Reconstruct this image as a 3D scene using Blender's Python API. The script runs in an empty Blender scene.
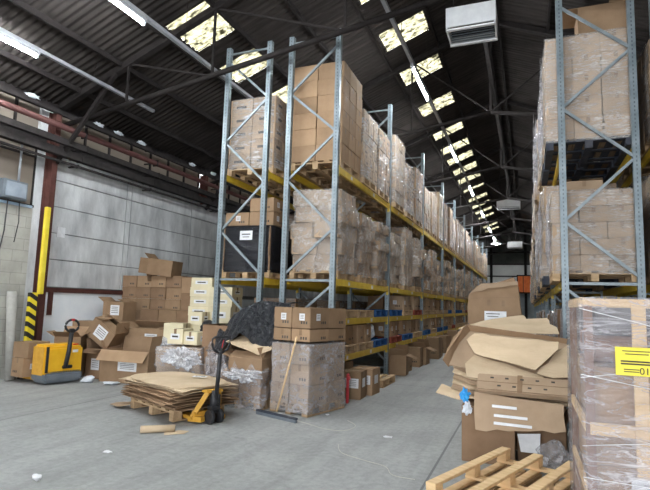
import bpy, bmesh, math, random
from mathutils import Vector, Matrix, noise
R = math.radians
SC = bpy.context.scene
COL = SC.collection
rnd = random.Random(7)

# ------------------------------------------------------------------ materials
MATS = {}
def newmat(name):
    m = bpy.data.materials.new(name); m.use_nodes = True
    nt = m.node_tree; nt.nodes.clear()
    out = nt.nodes.new('ShaderNodeOutputMaterial')
    MATS[name] = m
    return m, nt, out
def N(nt, typ, **kw):
    n = nt.nodes.new(typ)
    for k, v in kw.items():
        if k.startswith('i_'):
            n.inputs[k[2:].replace('_', ' ')].default_value = v
        else: setattr(n, k, v)
    return n
def coords(nt, scale=(1, 1, 1), kind='Object', rot=(0, 0, 0)):
    tc = N(nt, 'ShaderNodeTexCoord'); mp = N(nt, 'ShaderNodeMapping')
    mp.inputs['Scale'].default_value = scale; mp.inputs['Rotation'].default_value = rot
    nt.links.new(tc.outputs[kind], mp.inputs['Vector'])
    return mp.outputs['Vector']
def ramp(nt, fac, stops):
    r = N(nt, 'ShaderNodeValToRGB'); el = r.color_ramp.elements
    while len(el) < len(stops): el.new(0.5)
    for e, (p, c) in zip(el, stops):
        e.position = p; e.color = (c[0], c[1], c[2], 1) if not isinstance(c, (int, float)) else (c, c, c, 1)
    nt.links.new(fac, r.inputs['Fac']); return r.outputs['Color']
def surf(name, c1, c2, scale=4.0, stretch=(1, 1, 1), rough=.8, metal=0.0, bump=0.0, bscale=30, rand=0.0, detail=5, kind='Object', lo=.3, hi=.7):
    m, nt, out = newmat(name)
    v = coords(nt, stretch, kind)
    nz = N(nt, 'ShaderNodeTexNoise', i_Scale=scale, i_Detail=detail, i_Roughness=.6)
    nt.links.new(v, nz.inputs['Vector'])
    col = ramp(nt, nz.outputs['Fac'], [(lo, c1), (hi, c2)])
    if rand:
        oi = N(nt, 'ShaderNodeObjectInfo'); mr = N(nt, 'ShaderNodeMapRange')
        mr.inputs['To Min'].default_value = 1 - rand; mr.inputs['To Max'].default_value = 1 + rand
        nt.links.new(oi.outputs['Random'], mr.inputs['Value'])
        hs = N(nt, 'ShaderNodeHueSaturation'); nt.links.new(mr.outputs[0], hs.inputs['Value']); nt.links.new(col, hs.inputs['Color'])
        col = hs.outputs['Color']
    p = N(nt, 'ShaderNodeBsdfPrincipled', i_Roughness=rough, i_Metallic=metal)
    p.inputs['Specular IOR Level'].default_value = .12 if rough >= .7 else .4
    nt.links.new(col, p.inputs['Base Color'])
    if bump:
        b2 = N(nt, 'ShaderNodeTexNoise', i_Scale=bscale, i_Detail=3); nt.links.new(v, b2.inputs['Vector'])
        bp = N(nt, 'ShaderNodeBump', i_Strength=bump, i_Distance=.02); nt.links.new(b2.outputs['Fac'], bp.inputs['Height'])
        nt.links.new(bp.outputs[0], p.inputs['Normal'])
    nt.links.new(p.outputs[0], out.inputs[0])
    return m
def film_mat(name, col, patch, amin, amax, rough=.22, line=.6, stretch=(.8, .8, 4.5), scale=3.2):
    """stretch film: clear ground, milky patches, fine painted glint lines along the wrinkles"""
    m, nt, out = newmat(name)
    def M(op, a, b):
        n = N(nt, 'ShaderNodeMath', operation=op)
        for k, q in enumerate((a, b)):
            if q is None: continue
            if isinstance(q, (int, float)): n.inputs[k].default_value = q
            else: nt.links.new(q, n.inputs[k])
        return n.outputs[0]
    n1 = N(nt, 'ShaderNodeTexNoise', i_Scale=1.7, i_Detail=3, i_Roughness=.55); nt.links.new(coords(nt, (1, 1, 1.6)), n1.inputs['Vector'])
    pt = ramp(nt, n1.outputs['Fac'], [(.5 - patch, 0.0), (.5 + patch, 1.0)])
    v = coords(nt, stretch)
    n2 = N(nt, 'ShaderNodeTexNoise', i_Scale=scale, i_Detail=5, i_Roughness=.6, i_Distortion=.7); nt.links.new(v, n2.inputs['Vector'])
    rd = M('ABSOLUTE', M('SUBTRACT', n2.outputs['Fac'], .5), None)
    ln = ramp(nt, rd, [(.0, 1.0), (.03, 0.0)])  # denser lines painted in for the glints on the wrinkles
    n3 = N(nt, 'ShaderNodeTexNoise', i_Scale=scale * 2.6, i_Detail=5, i_Roughness=.65, i_Distortion=.8); nt.links.new(v, n3.inputs['Vector'])
    fi = ramp(nt, n3.outputs['Fac'], [(.42, 0.0), (.68, 1.0)])
    body = M('MULTIPLY', M('ADD', M('MULTIPLY', fi, .65), .35), pt)
    a = M('ADD', M('MULTIPLY', body, amax - amin), amin)
    a = M('ADD', a, M('MULTIPLY', M('MULTIPLY', ln, M('ADD', pt, .35)), line * .45))
    a = M('MINIMUM', a, .97)
    tr = N(nt, 'ShaderNodeBsdfTransparent'); tr.inputs['Color'].default_value = (.95, .95, .96, 1)
    p = N(nt, 'ShaderNodeBsdfPrincipled', i_Roughness=rough); p.inputs['Base Color'].default_value = (*col, 1)
    bp = N(nt, 'ShaderNodeBump', i_Strength=1.0, i_Distance=.06); nt.links.new(n2.outputs['Fac'], bp.inputs['Height'])
    nt.links.new(bp.outputs[0], p.inputs['Normal'])
    mx = N(nt, 'ShaderNodeMixShader'); nt.links.new(a, mx.inputs['Fac'])
    nt.links.new(tr.outputs[0], mx.inputs[1]); nt.links.new(p.outputs[0], mx.inputs[2])
    nt.links.new(mx.outputs[0], out.inputs[0])
    return m

kraft = surf('kraft_cardboard', (.27, .175, .105), (.35, .235, .145), 3, rough=.85, rand=.18, bump=.15, bscale=60)
kraft_far = surf('pale_kraft_cardboard', (.33, .235, .155), (.43, .315, .215), 3, rough=.85, rand=.16)
sheetm = surf('flat_sheet_cardboard', (.50, .38, .25), (.62, .49, .34), 2.5, (1, 1, 3), rough=.85, rand=.10, bump=.2, bscale=25)
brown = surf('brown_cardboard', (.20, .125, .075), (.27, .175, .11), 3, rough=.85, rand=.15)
cream = surf('cream_cardboard', (.62, .55, .37), (.74, .67, .48), 3, rough=.75, rand=.05)
tape = surf('packing_tape', (.19, .115, .06), (.25, .16, .09), 6, rough=.5)
seam = surf('box_seam', (.05, .03, .02), (.08, .05, .03), 6)
ink = surf('dark_ink', (.05, .045, .04), (.09, .08, .07), 8)
paper = surf('white_paper', (.62, .63, .65), (.75, .76, .78), 12, rough=.6)
wood = surf('pallet_wood', (.33, .22, .12), (.55, .40, .25), 3, (1, 6, 6), rough=.8, rand=.12)
woodnew = surf('fresh_pine_wood', (.60, .40, .20), (.78, .57, .33), 2.5, (1.2, 8, 8), rough=.65, rand=.05)
woodblue = surf('blue_painted_wood', (.02, .07, .20), (.04, .12, .30), 6, rough=.7)
wooddark = surf('dark_stained_wood', (.03, .04, .06), (.07, .07, .08), 6, rough=.8)
woodred = surf('red_painted_wood', (.22, .05, .035), (.33, .09, .06), 6, rough=.7)
galv = surf('galvanised_steel', (.17, .205, .225), (.27, .31, .33), 9, rough=.45, metal=.4)
beamy = surf('yellow_beam_paint', (.62, .42, .03), (.76, .55, .06), 5, rough=.5, rand=.05)
yellow = surf('truck_yellow_paint', (.74, .40, .015), (.82, .47, .03), 5, rough=.4)
orange_y = surf('jack_orange_paint', (.55, .28, .03), (.68, .38, .06), 12, rough=.5)
black = surf('black_plastic', (.012, .013, .015), (.03, .03, .034), 8, rough=.45)
dark = surf('dark_painted_steel', (.018, .016, .016), (.04, .035, .034), 6, rough=.7)
redpipe = surf('red_oxide_pipe', (.055, .020, .018), (.09, .032, .028), 6, rough=.6)
redcol = surf('red_oxide_column', (.065, .028, .024), (.11, .046, .038), 4, rough=.7)
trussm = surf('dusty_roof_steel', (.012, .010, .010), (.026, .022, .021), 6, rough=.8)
batten = surf('grey_trunking', (.22, .23, .25), (.32, .33, .35), 6, rough=.5)
white = surf('white_enamel', (.62, .63, .65), (.74, .75, .76), 6, rough=.4)
dull = surf('grey_rubbish', (.10, .10, .11), (.24, .23, .22), 6, rough=.8)
redm = surf('red_plastic', (.5, .02, .03), (.6, .04, .05), 6, rough=.4)
bluem = surf('blue_plastic', (.02, .25, .65), (.05, .4, .8), 6, rough=.4)
whiteb = surf('white_plastic_bag', (.55, .6, .68), (.75, .78, .82), 4, rough=.4, bump=.5, bscale=14)
lining = surf('carton_inside', (.20, .13, .08), (.27, .18, .11), 4)
labely = surf('yellow_label', (.78, .66, .05), (.85, .73, .09), 6, rough=.6)
twine = surf('pale_string', (.5, .48, .42), (.6, .58, .5), 6)
orangem = surf('orange_sheet', (.75, .13, .02), (.9, .22, .04), 3, rough=.6)
gmach = surf('grey_machine_paint', (.10, .12, .14), (.16, .18, .2), 6, rough=.5)
film = film_mat('clear_stretch_film', (.80, .80, .80), .16, .06, .50)
film_heavy = film_mat('layered_stretch_film', (.74, .71, .68), .18, .10, .62)
film_soft = film_mat('soft_wrinkled_film', (.68, .64, .60), .2, .18, .66, stretch=(1, 1, 1.4), scale=4)
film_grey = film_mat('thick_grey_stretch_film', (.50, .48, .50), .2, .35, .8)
film_crate = film_mat('crate_stretch_film', (.70, .68, .72), .2, .14, .55, scale=2.6, line=.7, rough=.13, stretch=(.7, .7, 3.6))
film_black = film_mat('black_stretch_film', (.012, .013, .018), .2, .93, 1.0, rough=.22, line=.2)
bagm = film_mat('clear_bag_film', (.60, .585, .60), .2, .15, .66, scale=3.6, stretch=(1.0, 1.0, 1.6), line=.45, rough=.15)

film_crease = film_mat('creased_white_film', (.78, .79, .82), .15, .25, .85, scale=5, stretch=(1, 1, 1), line=.8, rough=.15)
def sheet_black():
    m, nt, out = newmat('black_polythene')
    p = N(nt, 'ShaderNodeBsdfPrincipled', i_Roughness=.28); p.inputs['Base Color'].default_value = (.02, .022, .027, 1)
    nz = N(nt, 'ShaderNodeTexNoise', i_Scale=9.0, i_Detail=4, i_Distortion=2.5); nt.links.new(coords(nt), nz.inputs['Vector'])
    bp = N(nt, 'ShaderNodeBump', i_Strength=1.0, i_Distance=.08); nt.links.new(nz.outputs['Fac'], bp.inputs['Height'])
    nt.links.new(bp.outputs[0], p.inputs['Normal']); nt.links.new(p.outputs[0], out.inputs[0]); return m
blacksheet = sheet_black()

def floor_mat():
    m, nt, out = newmat('worn_concrete_floor')
    v = coords(nt)
    n1 = N(nt, 'ShaderNodeTexNoise', i_Scale=.55, i_Detail=8, i_Roughness=.65, i_Distortion=.6); nt.links.new(v, n1.inputs['Vector'])
    c = ramp(nt, n1.outputs['Fac'], [(.3, (.255, .262, .255)), (.5, (.315, .322, .315)), (.72, (.385, .39, .38))])
    n2 = N(nt, 'ShaderNodeTexNoise', i_Scale=14.0, i_Detail=8, i_Roughness=.75); nt.links.new(v, n2.inputs['Vector'])
    c2 = ramp(nt, n2.outputs['Fac'], [(.35, .80), (.62, 1.06)])
    mx = N(nt, 'ShaderNodeMix', data_type='RGBA', blend_type='MULTIPLY'); mx.inputs[0].default_value = 1
    nt.links.new(c, mx.inputs[6]); nt.links.new(c2, mx.inputs[7])
    # tyre streaks along the aisle
    v3 = coords(nt, (2.6, .22, 1)); n3 = N(nt, 'ShaderNodeTexNoise', i_Scale=1.6, i_Detail=6, i_Roughness=.7); nt.links.new(v3, n3.inputs['Vector'])
    c3 = ramp(nt, n3.outputs['Fac'], [(.36, .82), (.55, 1.0)])
    mx2 = N(nt, 'ShaderNodeMix', data_type='RGBA', blend_type='MULTIPLY'); mx2.inputs[0].default_value = .9
    nt.links.new(mx.outputs[2], mx2.inputs[6]); nt.links.new(c3, mx2.inputs[7])
    # cracks
    vo = N(nt, 'ShaderNodeTexVoronoi', feature='DISTANCE_TO_EDGE', i_Scale=.28)
    vd = N(nt, 'ShaderNodeTexNoise', i_Scale=1.5, i_Detail=5); nt.links.new(v, vd.inputs['Vector'])
    ad = N(nt, 'ShaderNodeVectorMath', operation='ADD'); nt.links.new(v, ad.inputs[0]); nt.links.new(vd.outputs['Color'], ad.inputs[1])
    nt.links.new(ad.outputs[0], vo.inputs['Vector'])
    c4 = ramp(nt, vo.outputs['Distance'], [(0, .6), (.006, 1.0)])
    mx3 = N(nt, 'ShaderNodeMix', data_type='RGBA', blend_type='MULTIPLY'); mx3.inputs[0].default_value = .3
    nt.links.new(mx2.outputs[2], mx3.inputs[6]); nt.links.new(c4, mx3.inputs[7])
    # joints between the slabs
    sx = N(nt, 'ShaderNodeSeparateXYZ'); nt.links.new(v, sx.inputs[0])
    last = mx3.outputs[2]
    for ax, off, per in ((0, .91, 5.4), (1, 1.4, 12.0)):
        a = N(nt, 'ShaderNodeMath', operation='ADD'); a.inputs[1].default_value = off + per * 40; nt.links.new(sx.outputs[ax], a.inputs[0])
        md = N(nt, 'ShaderNodeMath', operation='MODULO'); md.inputs[1].default_value = per; nt.links.new(a.outputs[0], md.inputs[0])
        lt = N(nt, 'ShaderNodeMath', operation='COMPARE'); lt.inputs[1].default_value = .012; lt.inputs[2].default_value = .012; nt.links.new(md.outputs[0], lt.inputs[0])
        k = N(nt, 'ShaderNodeMix', data_type='RGBA'); k.inputs[7].default_value = (.075, .08, .085, 1)
        mm = N(nt, 'ShaderNodeMath', operation='MULTIPLY'); mm.inputs[1].default_value = .75; nt.links.new(lt.outputs[0], mm.inputs[0])
        nt.links.new(mm.outputs[0], k.inputs[0]); nt.links.new(last, k.inputs[6]); last = k.outputs[2]
    p = N(nt, 'ShaderNodeBsdfPrincipled', i_Roughness=.62)
    nt.links.new(last, p.inputs['Base Color'])
    bp = N(nt, 'ShaderNodeBump', i_Strength=.25, i_Distance=.01); nt.links.new(n2.outputs['Fac'], bp.inputs['Height']); nt.links.new(bp.outputs[0], p.inputs['Normal'])
    nt.links.new(p.outputs[0], out.inputs[0]); return m
floorm = floor_mat()

def block_mat():
    m, nt, out = newmat('painted_blockwork')
    v = coords(nt, rot=(0, R(90), 0))
    # brick texture on the Y/Z plane
    tc = N(nt, 'ShaderNodeTexCoord'); s = N(nt, 'ShaderNodeSeparateXYZ'); c = N(nt, 'ShaderNodeCombineXYZ')
    nt.links.new(tc.outputs['Object'], s.inputs[0]); nt.links.new(s.outputs[1], c.inputs[0]); nt.links.new(s.outputs[2], c.inputs[1])
    b = N(nt, 'ShaderNodeTexBrick'); b.inputs['Scale'].default_value = 1.0
    b.inputs['Brick Width'].default_value = .45; b.inputs['Row Height'].default_value = .225; b.inputs['Mortar Size'].default_value = .006
    b.inputs['Color1'].default_value = (.42, .41, .37, 1); b.inputs['Color2'].default_value = (.37, .365, .33, 1); b.inputs['Mortar'].default_value = (.29, .28, .26, 1)
    nt.links.new(c.outputs[0], b.inputs['Vector'])
    n1 = N(nt, 'ShaderNodeTexNoise', i_Scale=1.6, i_Detail=7, i_Roughness=.65); nt.links.new(tc.outputs['Object'], n1.inputs['Vector'])
    c2 = ramp(nt, n1.outputs['Fac'], [(.3, .72), (.65, 1.08)])
    mx = N(nt, 'ShaderNodeMix', data_type='RGBA', blend_type='MULTIPLY'); mx.inputs[0].default_value = 1
    nt.links.new(b.outputs['Color'], mx.inputs[6]); nt.links.new(c2, mx.inputs[7])
    p = N(nt, 'ShaderNodeBsdfPrincipled', i_Roughness=.85); nt.links.new(mx.outputs[2], p.inputs['Base Color'])
    nt.links.new(p.outputs[0], out.inputs[0]); return m
blockm = block_mat()
panelm = surf('weathered_concrete_panel', (.36, .37, .385), (.72, .735, .74), 1.5, (1, 1.6, .6), rough=.85, bump=.2, bscale=20, detail=9)
boardm = surf('white_painted_board', (.74, .79, .84), (.84, .87, .90), 3, rough=.6, detail=8)
jointm = surf('panel_joint', (.13, .13, .13), (.2, .2, .2), 4)
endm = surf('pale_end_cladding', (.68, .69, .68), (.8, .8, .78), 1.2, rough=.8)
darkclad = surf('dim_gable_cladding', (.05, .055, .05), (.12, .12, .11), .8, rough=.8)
outm = surf('plain_render', (.35, .34, .32), (.42, .41, .39), 1, rough=.9)
doorgrey = surf('grey_door_paint', (.2, .22, .23), (.28, .3, .3), 2, rough=.7)

def roof_mat():
    m, nt, out = newmat('grimy_fibre_cement_sheet')
    v = coords(nt)
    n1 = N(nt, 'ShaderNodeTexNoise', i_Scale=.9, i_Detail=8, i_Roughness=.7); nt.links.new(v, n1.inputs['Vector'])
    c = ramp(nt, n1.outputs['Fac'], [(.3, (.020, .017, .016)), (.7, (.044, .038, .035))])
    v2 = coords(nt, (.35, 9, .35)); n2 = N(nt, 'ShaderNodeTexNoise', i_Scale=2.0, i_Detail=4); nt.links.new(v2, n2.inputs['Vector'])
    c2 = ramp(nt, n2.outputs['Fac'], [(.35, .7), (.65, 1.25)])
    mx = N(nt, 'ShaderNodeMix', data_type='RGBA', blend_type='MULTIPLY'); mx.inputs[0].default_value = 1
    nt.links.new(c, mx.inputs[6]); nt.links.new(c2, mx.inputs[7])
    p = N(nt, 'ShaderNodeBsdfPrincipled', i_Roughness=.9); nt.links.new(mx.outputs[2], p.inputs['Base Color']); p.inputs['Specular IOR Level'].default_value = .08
    nt.links.new(p.outputs[0], out.inputs[0]); return m
roofm = roof_mat()
def skylight_mat():
    m, nt, out = newmat('dirty_translucent_rooflight')
    v = coords(nt, (1, 1.6, 1))
    n1 = N(nt, 'ShaderNodeTexNoise', i_Scale=5.0, i_Detail=8, i_Roughness=.8); nt.links.new(v, n1.inputs['Vector'])
    dirt = ramp(nt, n1.outputs['Fac'], [(.43, 0.0), (.55, 1.0)])
    tl = N(nt, 'ShaderNodeBsdfTranslucent'); tl.inputs['Color'].default_value = (.20, .19, .125, 1)
    tr = N(nt, 'ShaderNodeBsdfTransparent'); tr.inputs['Color'].default_value = (.055, .052, .036, 1)
    df = N(nt, 'ShaderNodeBsdfDiffuse'); df.inputs['Color'].default_value = (.10, .09, .05, 1)
    a = N(nt, 'ShaderNodeMixShader'); a.inputs[0].default_value = .35; nt.links.new(tl.outputs[0], a.inputs[1]); nt.links.new(tr.outputs[0], a.inputs[2])
    b = N(nt, 'ShaderNodeMixShader'); nt.links.new(dirt, b.inputs[0]); nt.links.new(df.outputs[0], b.inputs[1]); nt.links.new(a.outputs[0], b.inputs[2])
    nt.links.new(b.outputs[0], out.inputs[0]); return m
skym = skylight_mat()
def pane_mat():
    m, nt, out = newmat('dusty_obscured_glass')
    tl = N(nt, 'ShaderNodeBsdfTranslucent'); tl.inputs['Color'].default_value = (.085, .072, .058, 1)
    df = N(nt, 'ShaderNodeBsdfDiffuse'); df.inputs['Color'].default_value = (.36, .31, .26, 1)
    a = N(nt, 'ShaderNodeMixShader'); a.inputs[0].default_value = .5; nt.links.new(tl.outputs[0], a.inputs[1]); nt.links.new(df.outputs[0], a.inputs[2])
    nt.links.new(a.outputs[0], out.inputs[0]); return m
panem = pane_mat()
def emit_mat(name, col, s):
    m, nt, out = newmat(name)
    e = N(nt, 'ShaderNodeEmission', i_Strength=s); e.inputs[0].default_value = (*col, 1)
    nt.links.new(e.outputs[0], out.inputs[0]); return m
tubem = emit_mat('lit_fluorescent_tube', (.92, .97, 1.0), 270)
def hole_mat():
    m, nt, out = newmat('punched_galvanised_post')
    tc = N(nt, 'ShaderNodeTexCoord'); s = N(nt, 'ShaderNodeSeparateXYZ'); nt.links.new(tc.outputs['Object'], s.inputs[0])
    md = N(nt, 'ShaderNodeMath', operation='FRACT'); mu = N(nt, 'ShaderNodeMath', operation='MULTIPLY'); mu.inputs[1].default_value = 1 / .06
    nt.links.new(s.outputs[2], mu.inputs[0]); nt.links.new(mu.outputs[0], md.inputs[0])
    c1 = N(nt, 'ShaderNodeMath', operation='COMPARE'); c1.inputs[1].default_value = .5; c1.inputs[2].default_value = .24; nt.links.new(md.outputs[0], c1.inputs[0])
    ab = N(nt, 'ShaderNodeMath', operation='ABSOLUTE'); nt.links.new(s.outputs[1], ab.inputs[0])
    c2 = N(nt, 'ShaderNodeMath', operation='COMPARE'); c2.inputs[1].default_value = .021; c2.inputs[2].default_value = .007; nt.links.new(ab.outputs[0], c2.inputs[0])
    abx = N(nt, 'ShaderNodeMath', operation='ABSOLUTE'); nt.links.new(s.outputs[0], abx.inputs[0])
    c3 = N(nt, 'ShaderNodeMath', operation='COMPARE'); c3.inputs[1].default_value = .0; c3.inputs[2].default_value = .008; nt.links.new(abx.outputs[0], c3.inputs[0])
    mxm = N(nt, 'ShaderNodeMath', operation='MAXIMUM'); nt.links.new(c2.outputs[0], mxm.inputs[0]); nt.links.new(c3.outputs[0], mxm.inputs[1])
    ml = N(nt, 'ShaderNodeMath', operation='MULTIPLY'); nt.links.new(c1.outputs[0], ml.inputs[0]); nt.links.new(mxm.outputs[0], ml.inputs[1])
    nz = N(nt, 'ShaderNodeTexNoise', i_Scale=8.0, i_Detail=5); nt.links.new(tc.outputs['Object'], nz.inputs['Vector'])
    col = ramp(nt, nz.outputs['Fac'], [(.3, (.155, .195, .215)), (.7, (.25, .295, .32))])
    k = N(nt, 'ShaderNodeMix', data_type='RGBA'); k.inputs[7].default_value = (.09, .11, .13, 1)
    nt.links.new(ml.outputs[0], k.inputs[0]); nt.links.new(col, k.inputs[6])
    p = N(nt, 'ShaderNodeBsdfPrincipled', i_Roughness=.45, i_Metallic=.5); nt.links.new(k.outputs[2], p.inputs['Base Color'])
    nt.links.new(p.outputs[0], out.inputs[0]); return m
postm = hole_mat()
def hazard_mat():
    m, nt, out = newmat('hazard_stripes')
    tc = N(nt, 'ShaderNodeTexCoord'); s = N(nt, 'ShaderNodeSeparateXYZ'); nt.links.new(tc.outputs['Object'], s.inputs[0])
    a = N(nt, 'ShaderNodeMath', operation='MULTIPLY_ADD'); a.inputs[1].default_value = .6; nt.links.new(s.outputs[1], a.inputs[0]); nt.links.new(s.outputs[2], a.inputs[2])
    mu = N(nt, 'ShaderNodeMath', operation='MULTIPLY'); mu.inputs[1].default_value = 1 / .19; nt.links.new(a.outputs[0], mu.inputs[0])
    f = N(nt, 'ShaderNodeMath', operation='FRACT'); nt.links.new(mu.outputs[0], f.inputs[0])
    g = N(nt, 'ShaderNodeMath', operation='GREATER_THAN'); g.inputs[1].default_value = .5; nt.links.new(f.outputs[0], g.inputs[0])
    c = ramp(nt, g.outputs[0], [(0, (.015, .015, .015)), (1, (.75, .6, .03))])
    p = N(nt, 'ShaderNodeBsdfPrincipled', i_Roughness=.6); nt.links.new(c, p.inputs['Base Color']); nt.links.new(p.outputs[0], out.inputs[0]); return m
hazard = hazard_mat()

# ------------------------------------------------------------------ mesh helpers
class MB:
    def __init__(s): s.bm = bmesh.new()
    def box(s, c, d, rot=None, mat=0, bevel=0):
        g = bmesh.ops.create_cube(s.bm, size=1); vs = g['verts']
        bmesh.ops.scale(s.bm, vec=d, verts=vs)
        if bevel:
            es = list({e for v in vs for e in v.link_edges})
            b = bmesh.ops.bevel(s.bm, geom=es, offset=bevel, segments=2, affect='EDGES')
            vs = list({v for f in b['faces'] for v in f.verts} | {v for v in vs if v.is_valid})
        if rot is not None: bmesh.ops.rotate(s.bm, cent=(0, 0, 0), matrix=rot, verts=vs)
        bmesh.ops.translate(s.bm, vec=c, verts=vs)
        for f in {f for v in vs for f in v.link_faces}: f.material_index = mat
        return s
    def bar(s, a, b, w, h, mat=0):      # rectangular bar from a to b, w across, h the other way
        a = Vector(a); b = Vector(b); d = b - a; q = d.to_track_quat('X', 'Z').to_matrix()
        return s.box((a + b) / 2, (d.length, w, h), q, mat)
    def cyl(s, a, b, r, n=12, mat=0, r2=None):
        a = Vector(a); b = Vector(b); d = b - a
        g = bmesh.ops.create_cone(s.bm, cap_ends=True, segments=n, radius1=r, radius2=r if r2 is None else r2, depth=d.length)
        vs = g['verts']; bmesh.ops.rotate(s.bm, cent=(0, 0, 0), matrix=d.to_track_quat('Z', 'Y').to_matrix(), verts=vs)
        bmesh.ops.translate(s.bm, vec=(a + b) / 2, verts=vs)
        for f in {f for v in vs for f in v.link_faces}:
            f.material_index = mat
            if len(f.verts) == 4: f.smooth = True
        return s
    def tube(s, pts, r, n=8, mat=0, closed=False):
        pts = [Vector(p) for p in pts]; rings = []; up = Vector((0, 0, 1)); m = len(pts)
        for i, p in enumerate(pts):
            if closed: t = pts[(i + 1) % m] - pts[i - 1]
            else: t = pts[min(i + 1, m - 1)] - pts[max(i - 1, 0)]
            t.normalize(); a = t.cross(up)
            if a.length < .2: a = t.cross(Vector((1, 0, 0)))
            a.normalize(); b = t.cross(a)
            rings.append([s.bm.verts.new(p + (a * math.cos(k * 2 * math.pi / n) + b * math.sin(k * 2 * math.pi / n)) * r) for k in range(n)])
        for i in range(m if closed else m - 1):
            A = rings[i]; B = rings[(i + 1) % m]
            for k in range(n):
                f = s.bm.faces.new((A[k], A[(k + 1) % n], B[(k + 1) % n], B[k])); f.smooth = True; f.material_index = mat
        if not closed:
            for rg in (rings[0], rings[-1]):
                f = s.bm.faces.new(rg); f.material_index = mat
        return s
    def prism(s, pts, off, mat=0):       # polygon given in 3D, pushed along off
        pts = [Vector(p) for p in pts]; off = Vector(off)
        A = [s.bm.verts.new(p) for p in pts]; B = [s.bm.verts.new(p + off) for p in pts]
        fs = [s.bm.faces.new(A), s.bm.faces.new(B[::-1])]
        for i in range(len(A)):
            j = (i + 1) % len(A); fs.append(s.bm.faces.new((A[j], A[i], B[i], B[j])))
        for f in fs: f.material_index = mat
        return s
    def grid(s, fn, nu, nv, mat=0, smooth=True, skip=None):
        V = [[s.bm.verts.new(fn(i / nu, j / nv)) for j in range(nv + 1)] for i in range(nu + 1)]
        for i in range(nu):
            for j in range(nv):
                if skip and skip(i, j): continue
                f = s.bm.faces.new((V[i][j], V[i + 1][j], V[i + 1][j + 1], V[i][j + 1])); f.smooth = smooth; f.material_index = mat
        return s
    def mesh(s, name, mats):
        bmesh.ops.recalc_face_normals(s.bm, faces=s.bm.faces)
        me = bpy.data.meshes.new(name); s.bm.to_mesh(me); s.bm.free()
        for m in (mats if isinstance(mats, (list, tuple)) else [mats]): me.materials.append(m)
        return me
    def build(s, name, mats, parent=None, loc=(0, 0, 0), rotz=0, rot=None):
        return link(name, s.mesh(name, mats), parent, loc, rotz, rot)
def link(name, me, parent=None, loc=(0, 0, 0), rotz=0, rot=None):
    o = bpy.data.objects.new(name, me); COL.objects.link(o)
    o.location = loc; o.rotation_euler = rot if rot is not None else (0, 0, rotz)
    if parent is not None: o.parent = parent
    return o
def tag(o, label, cat, group=None):
    o['label'] = label; o['category'] = cat
    if group: o['group'] = group
    return o
def thing(name, label, cat, loc=(0, 0, 0), rotz=0, group=None, rot=None):
    o = bpy.data.objects.new(name, None); COL.objects.link(o)
    o.location = loc; o.rotation_euler = rot if rot is not None else (0, 0, rotz); o.empty_display_size = .1
    return tag(o, label, cat, group)
def struct(mb, name, mats, loc=(0, 0, 0), rotz=0, parent=None):
    o = mb.build(name, mats, parent, loc, rotz)
    if parent is None: o['kind'] = 'structure'
    return o
def solid(o, t):
    md = o.modifiers.new('thickness', 'SOLIDIFY'); md.thickness = t; md.offset = 0
    return o
ORD = ['first', 'second', 'third', 'fourth', 'fifth', 'sixth', 'seventh', 'eighth', 'ninth', 'tenth', 'eleventh', 'twelfth']

# ------------------------------------------------------------------ building shell
WX, EX, Y0, Y1 = -9.3, 7.7, -7.0, 48.0
RX, EZ, RZ = -.8, 5.65, 9.05
SLOPE = (RZ - EZ) / (RX - WX)
def roofz(x): return RZ - SLOPE * abs(x - RX)
struct(MB().box(((WX + EX) / 2, (Y0 + Y1) / 2, -.1), (EX - WX + 1, Y1 - Y0 + 1, .2)), 'floor', floorm)
# roof sheets with rooflight openings
PER = .146
sky_b = [(9.1, 9.9), (11.3, 12.15), (13.4, 14.25), (16.1, 16.95), (18.7, 19.55), (20.8, 21.6), (22.5, 23.3), (24.4, 25.2), (26.3, 27.1), (28.8, 29.6), (31.2, 32), (33.4, 34.2), (35.6, 36.4), (37.8, 38.6), (40, 40.8), (42.2, 43), (44.4, 45.2)]
sky_a = [(7.5, 8.55), (9.35, 10.15), (11.25, 12.05), (13.6, 14.5), (2.2, 3.1), (-2.4, -1.4)]
def roofside(x_from, x_to, holes, name):
    step = PER / 6; ny = int((Y1 - Y0 + .6) / step); xs = sorted({x_from, x_to} | {h[0] for h in holes} | {h[1] for h in holes})
    bm = bmesh.new(); rows = []; sk = {i: [] for i in range(len(holes))}
    for x in xs:
        rows.append([bm.verts.new((x, Y0 - .3 + j * step, roofz(x) + .017 * math.sin(2 * math.pi * j / 6))) for j in range(ny + 1)])
    for i in range(len(xs) - 1):
        xm = (xs[i] + xs[i + 1]) / 2
        for j in range(ny):
            ym = Y0 - .3 + (j + .5) * step; hit = None
            for k, (a, b, c, d) in enumerate(holes):
                if a < xm < b and c < ym < d: hit = k
            if hit is None:
                f = bm.faces.new((rows[i][j], rows[i + 1][j], rows[i + 1][j + 1], rows[i][j + 1])); f.smooth = True
            else: sk[hit].append((xs[i], xs[i + 1], j))
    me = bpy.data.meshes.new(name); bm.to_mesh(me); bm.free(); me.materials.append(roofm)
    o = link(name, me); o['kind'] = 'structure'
    for k, cells in sk.items():
        bm = bmesh.new()
        for xa, xb, j in cells:
            q = []
            for (x, jj) in ((xa, j), (xb, j), (xb, j + 1), (xa, j + 1)):
                q.append(bm.verts.new((x, Y0 - .3 + jj * step, roofz(x) + .001 + .017 * math.sin(2 * math.pi * jj / 6))))
            f = bm.faces.new(q); f.smooth = True
        bmesh.ops.remove_doubles(bm, verts=bm.verts, dist=.0005)
        global WN
        me = bpy.data.meshes.new('rooflight'); bm.to_mesh(me); bm.free(); me.materials.append(skym)
        w = link('window_%d' % WN, me); w['kind'] = 'structure'; WN += 1
WN = 1
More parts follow.
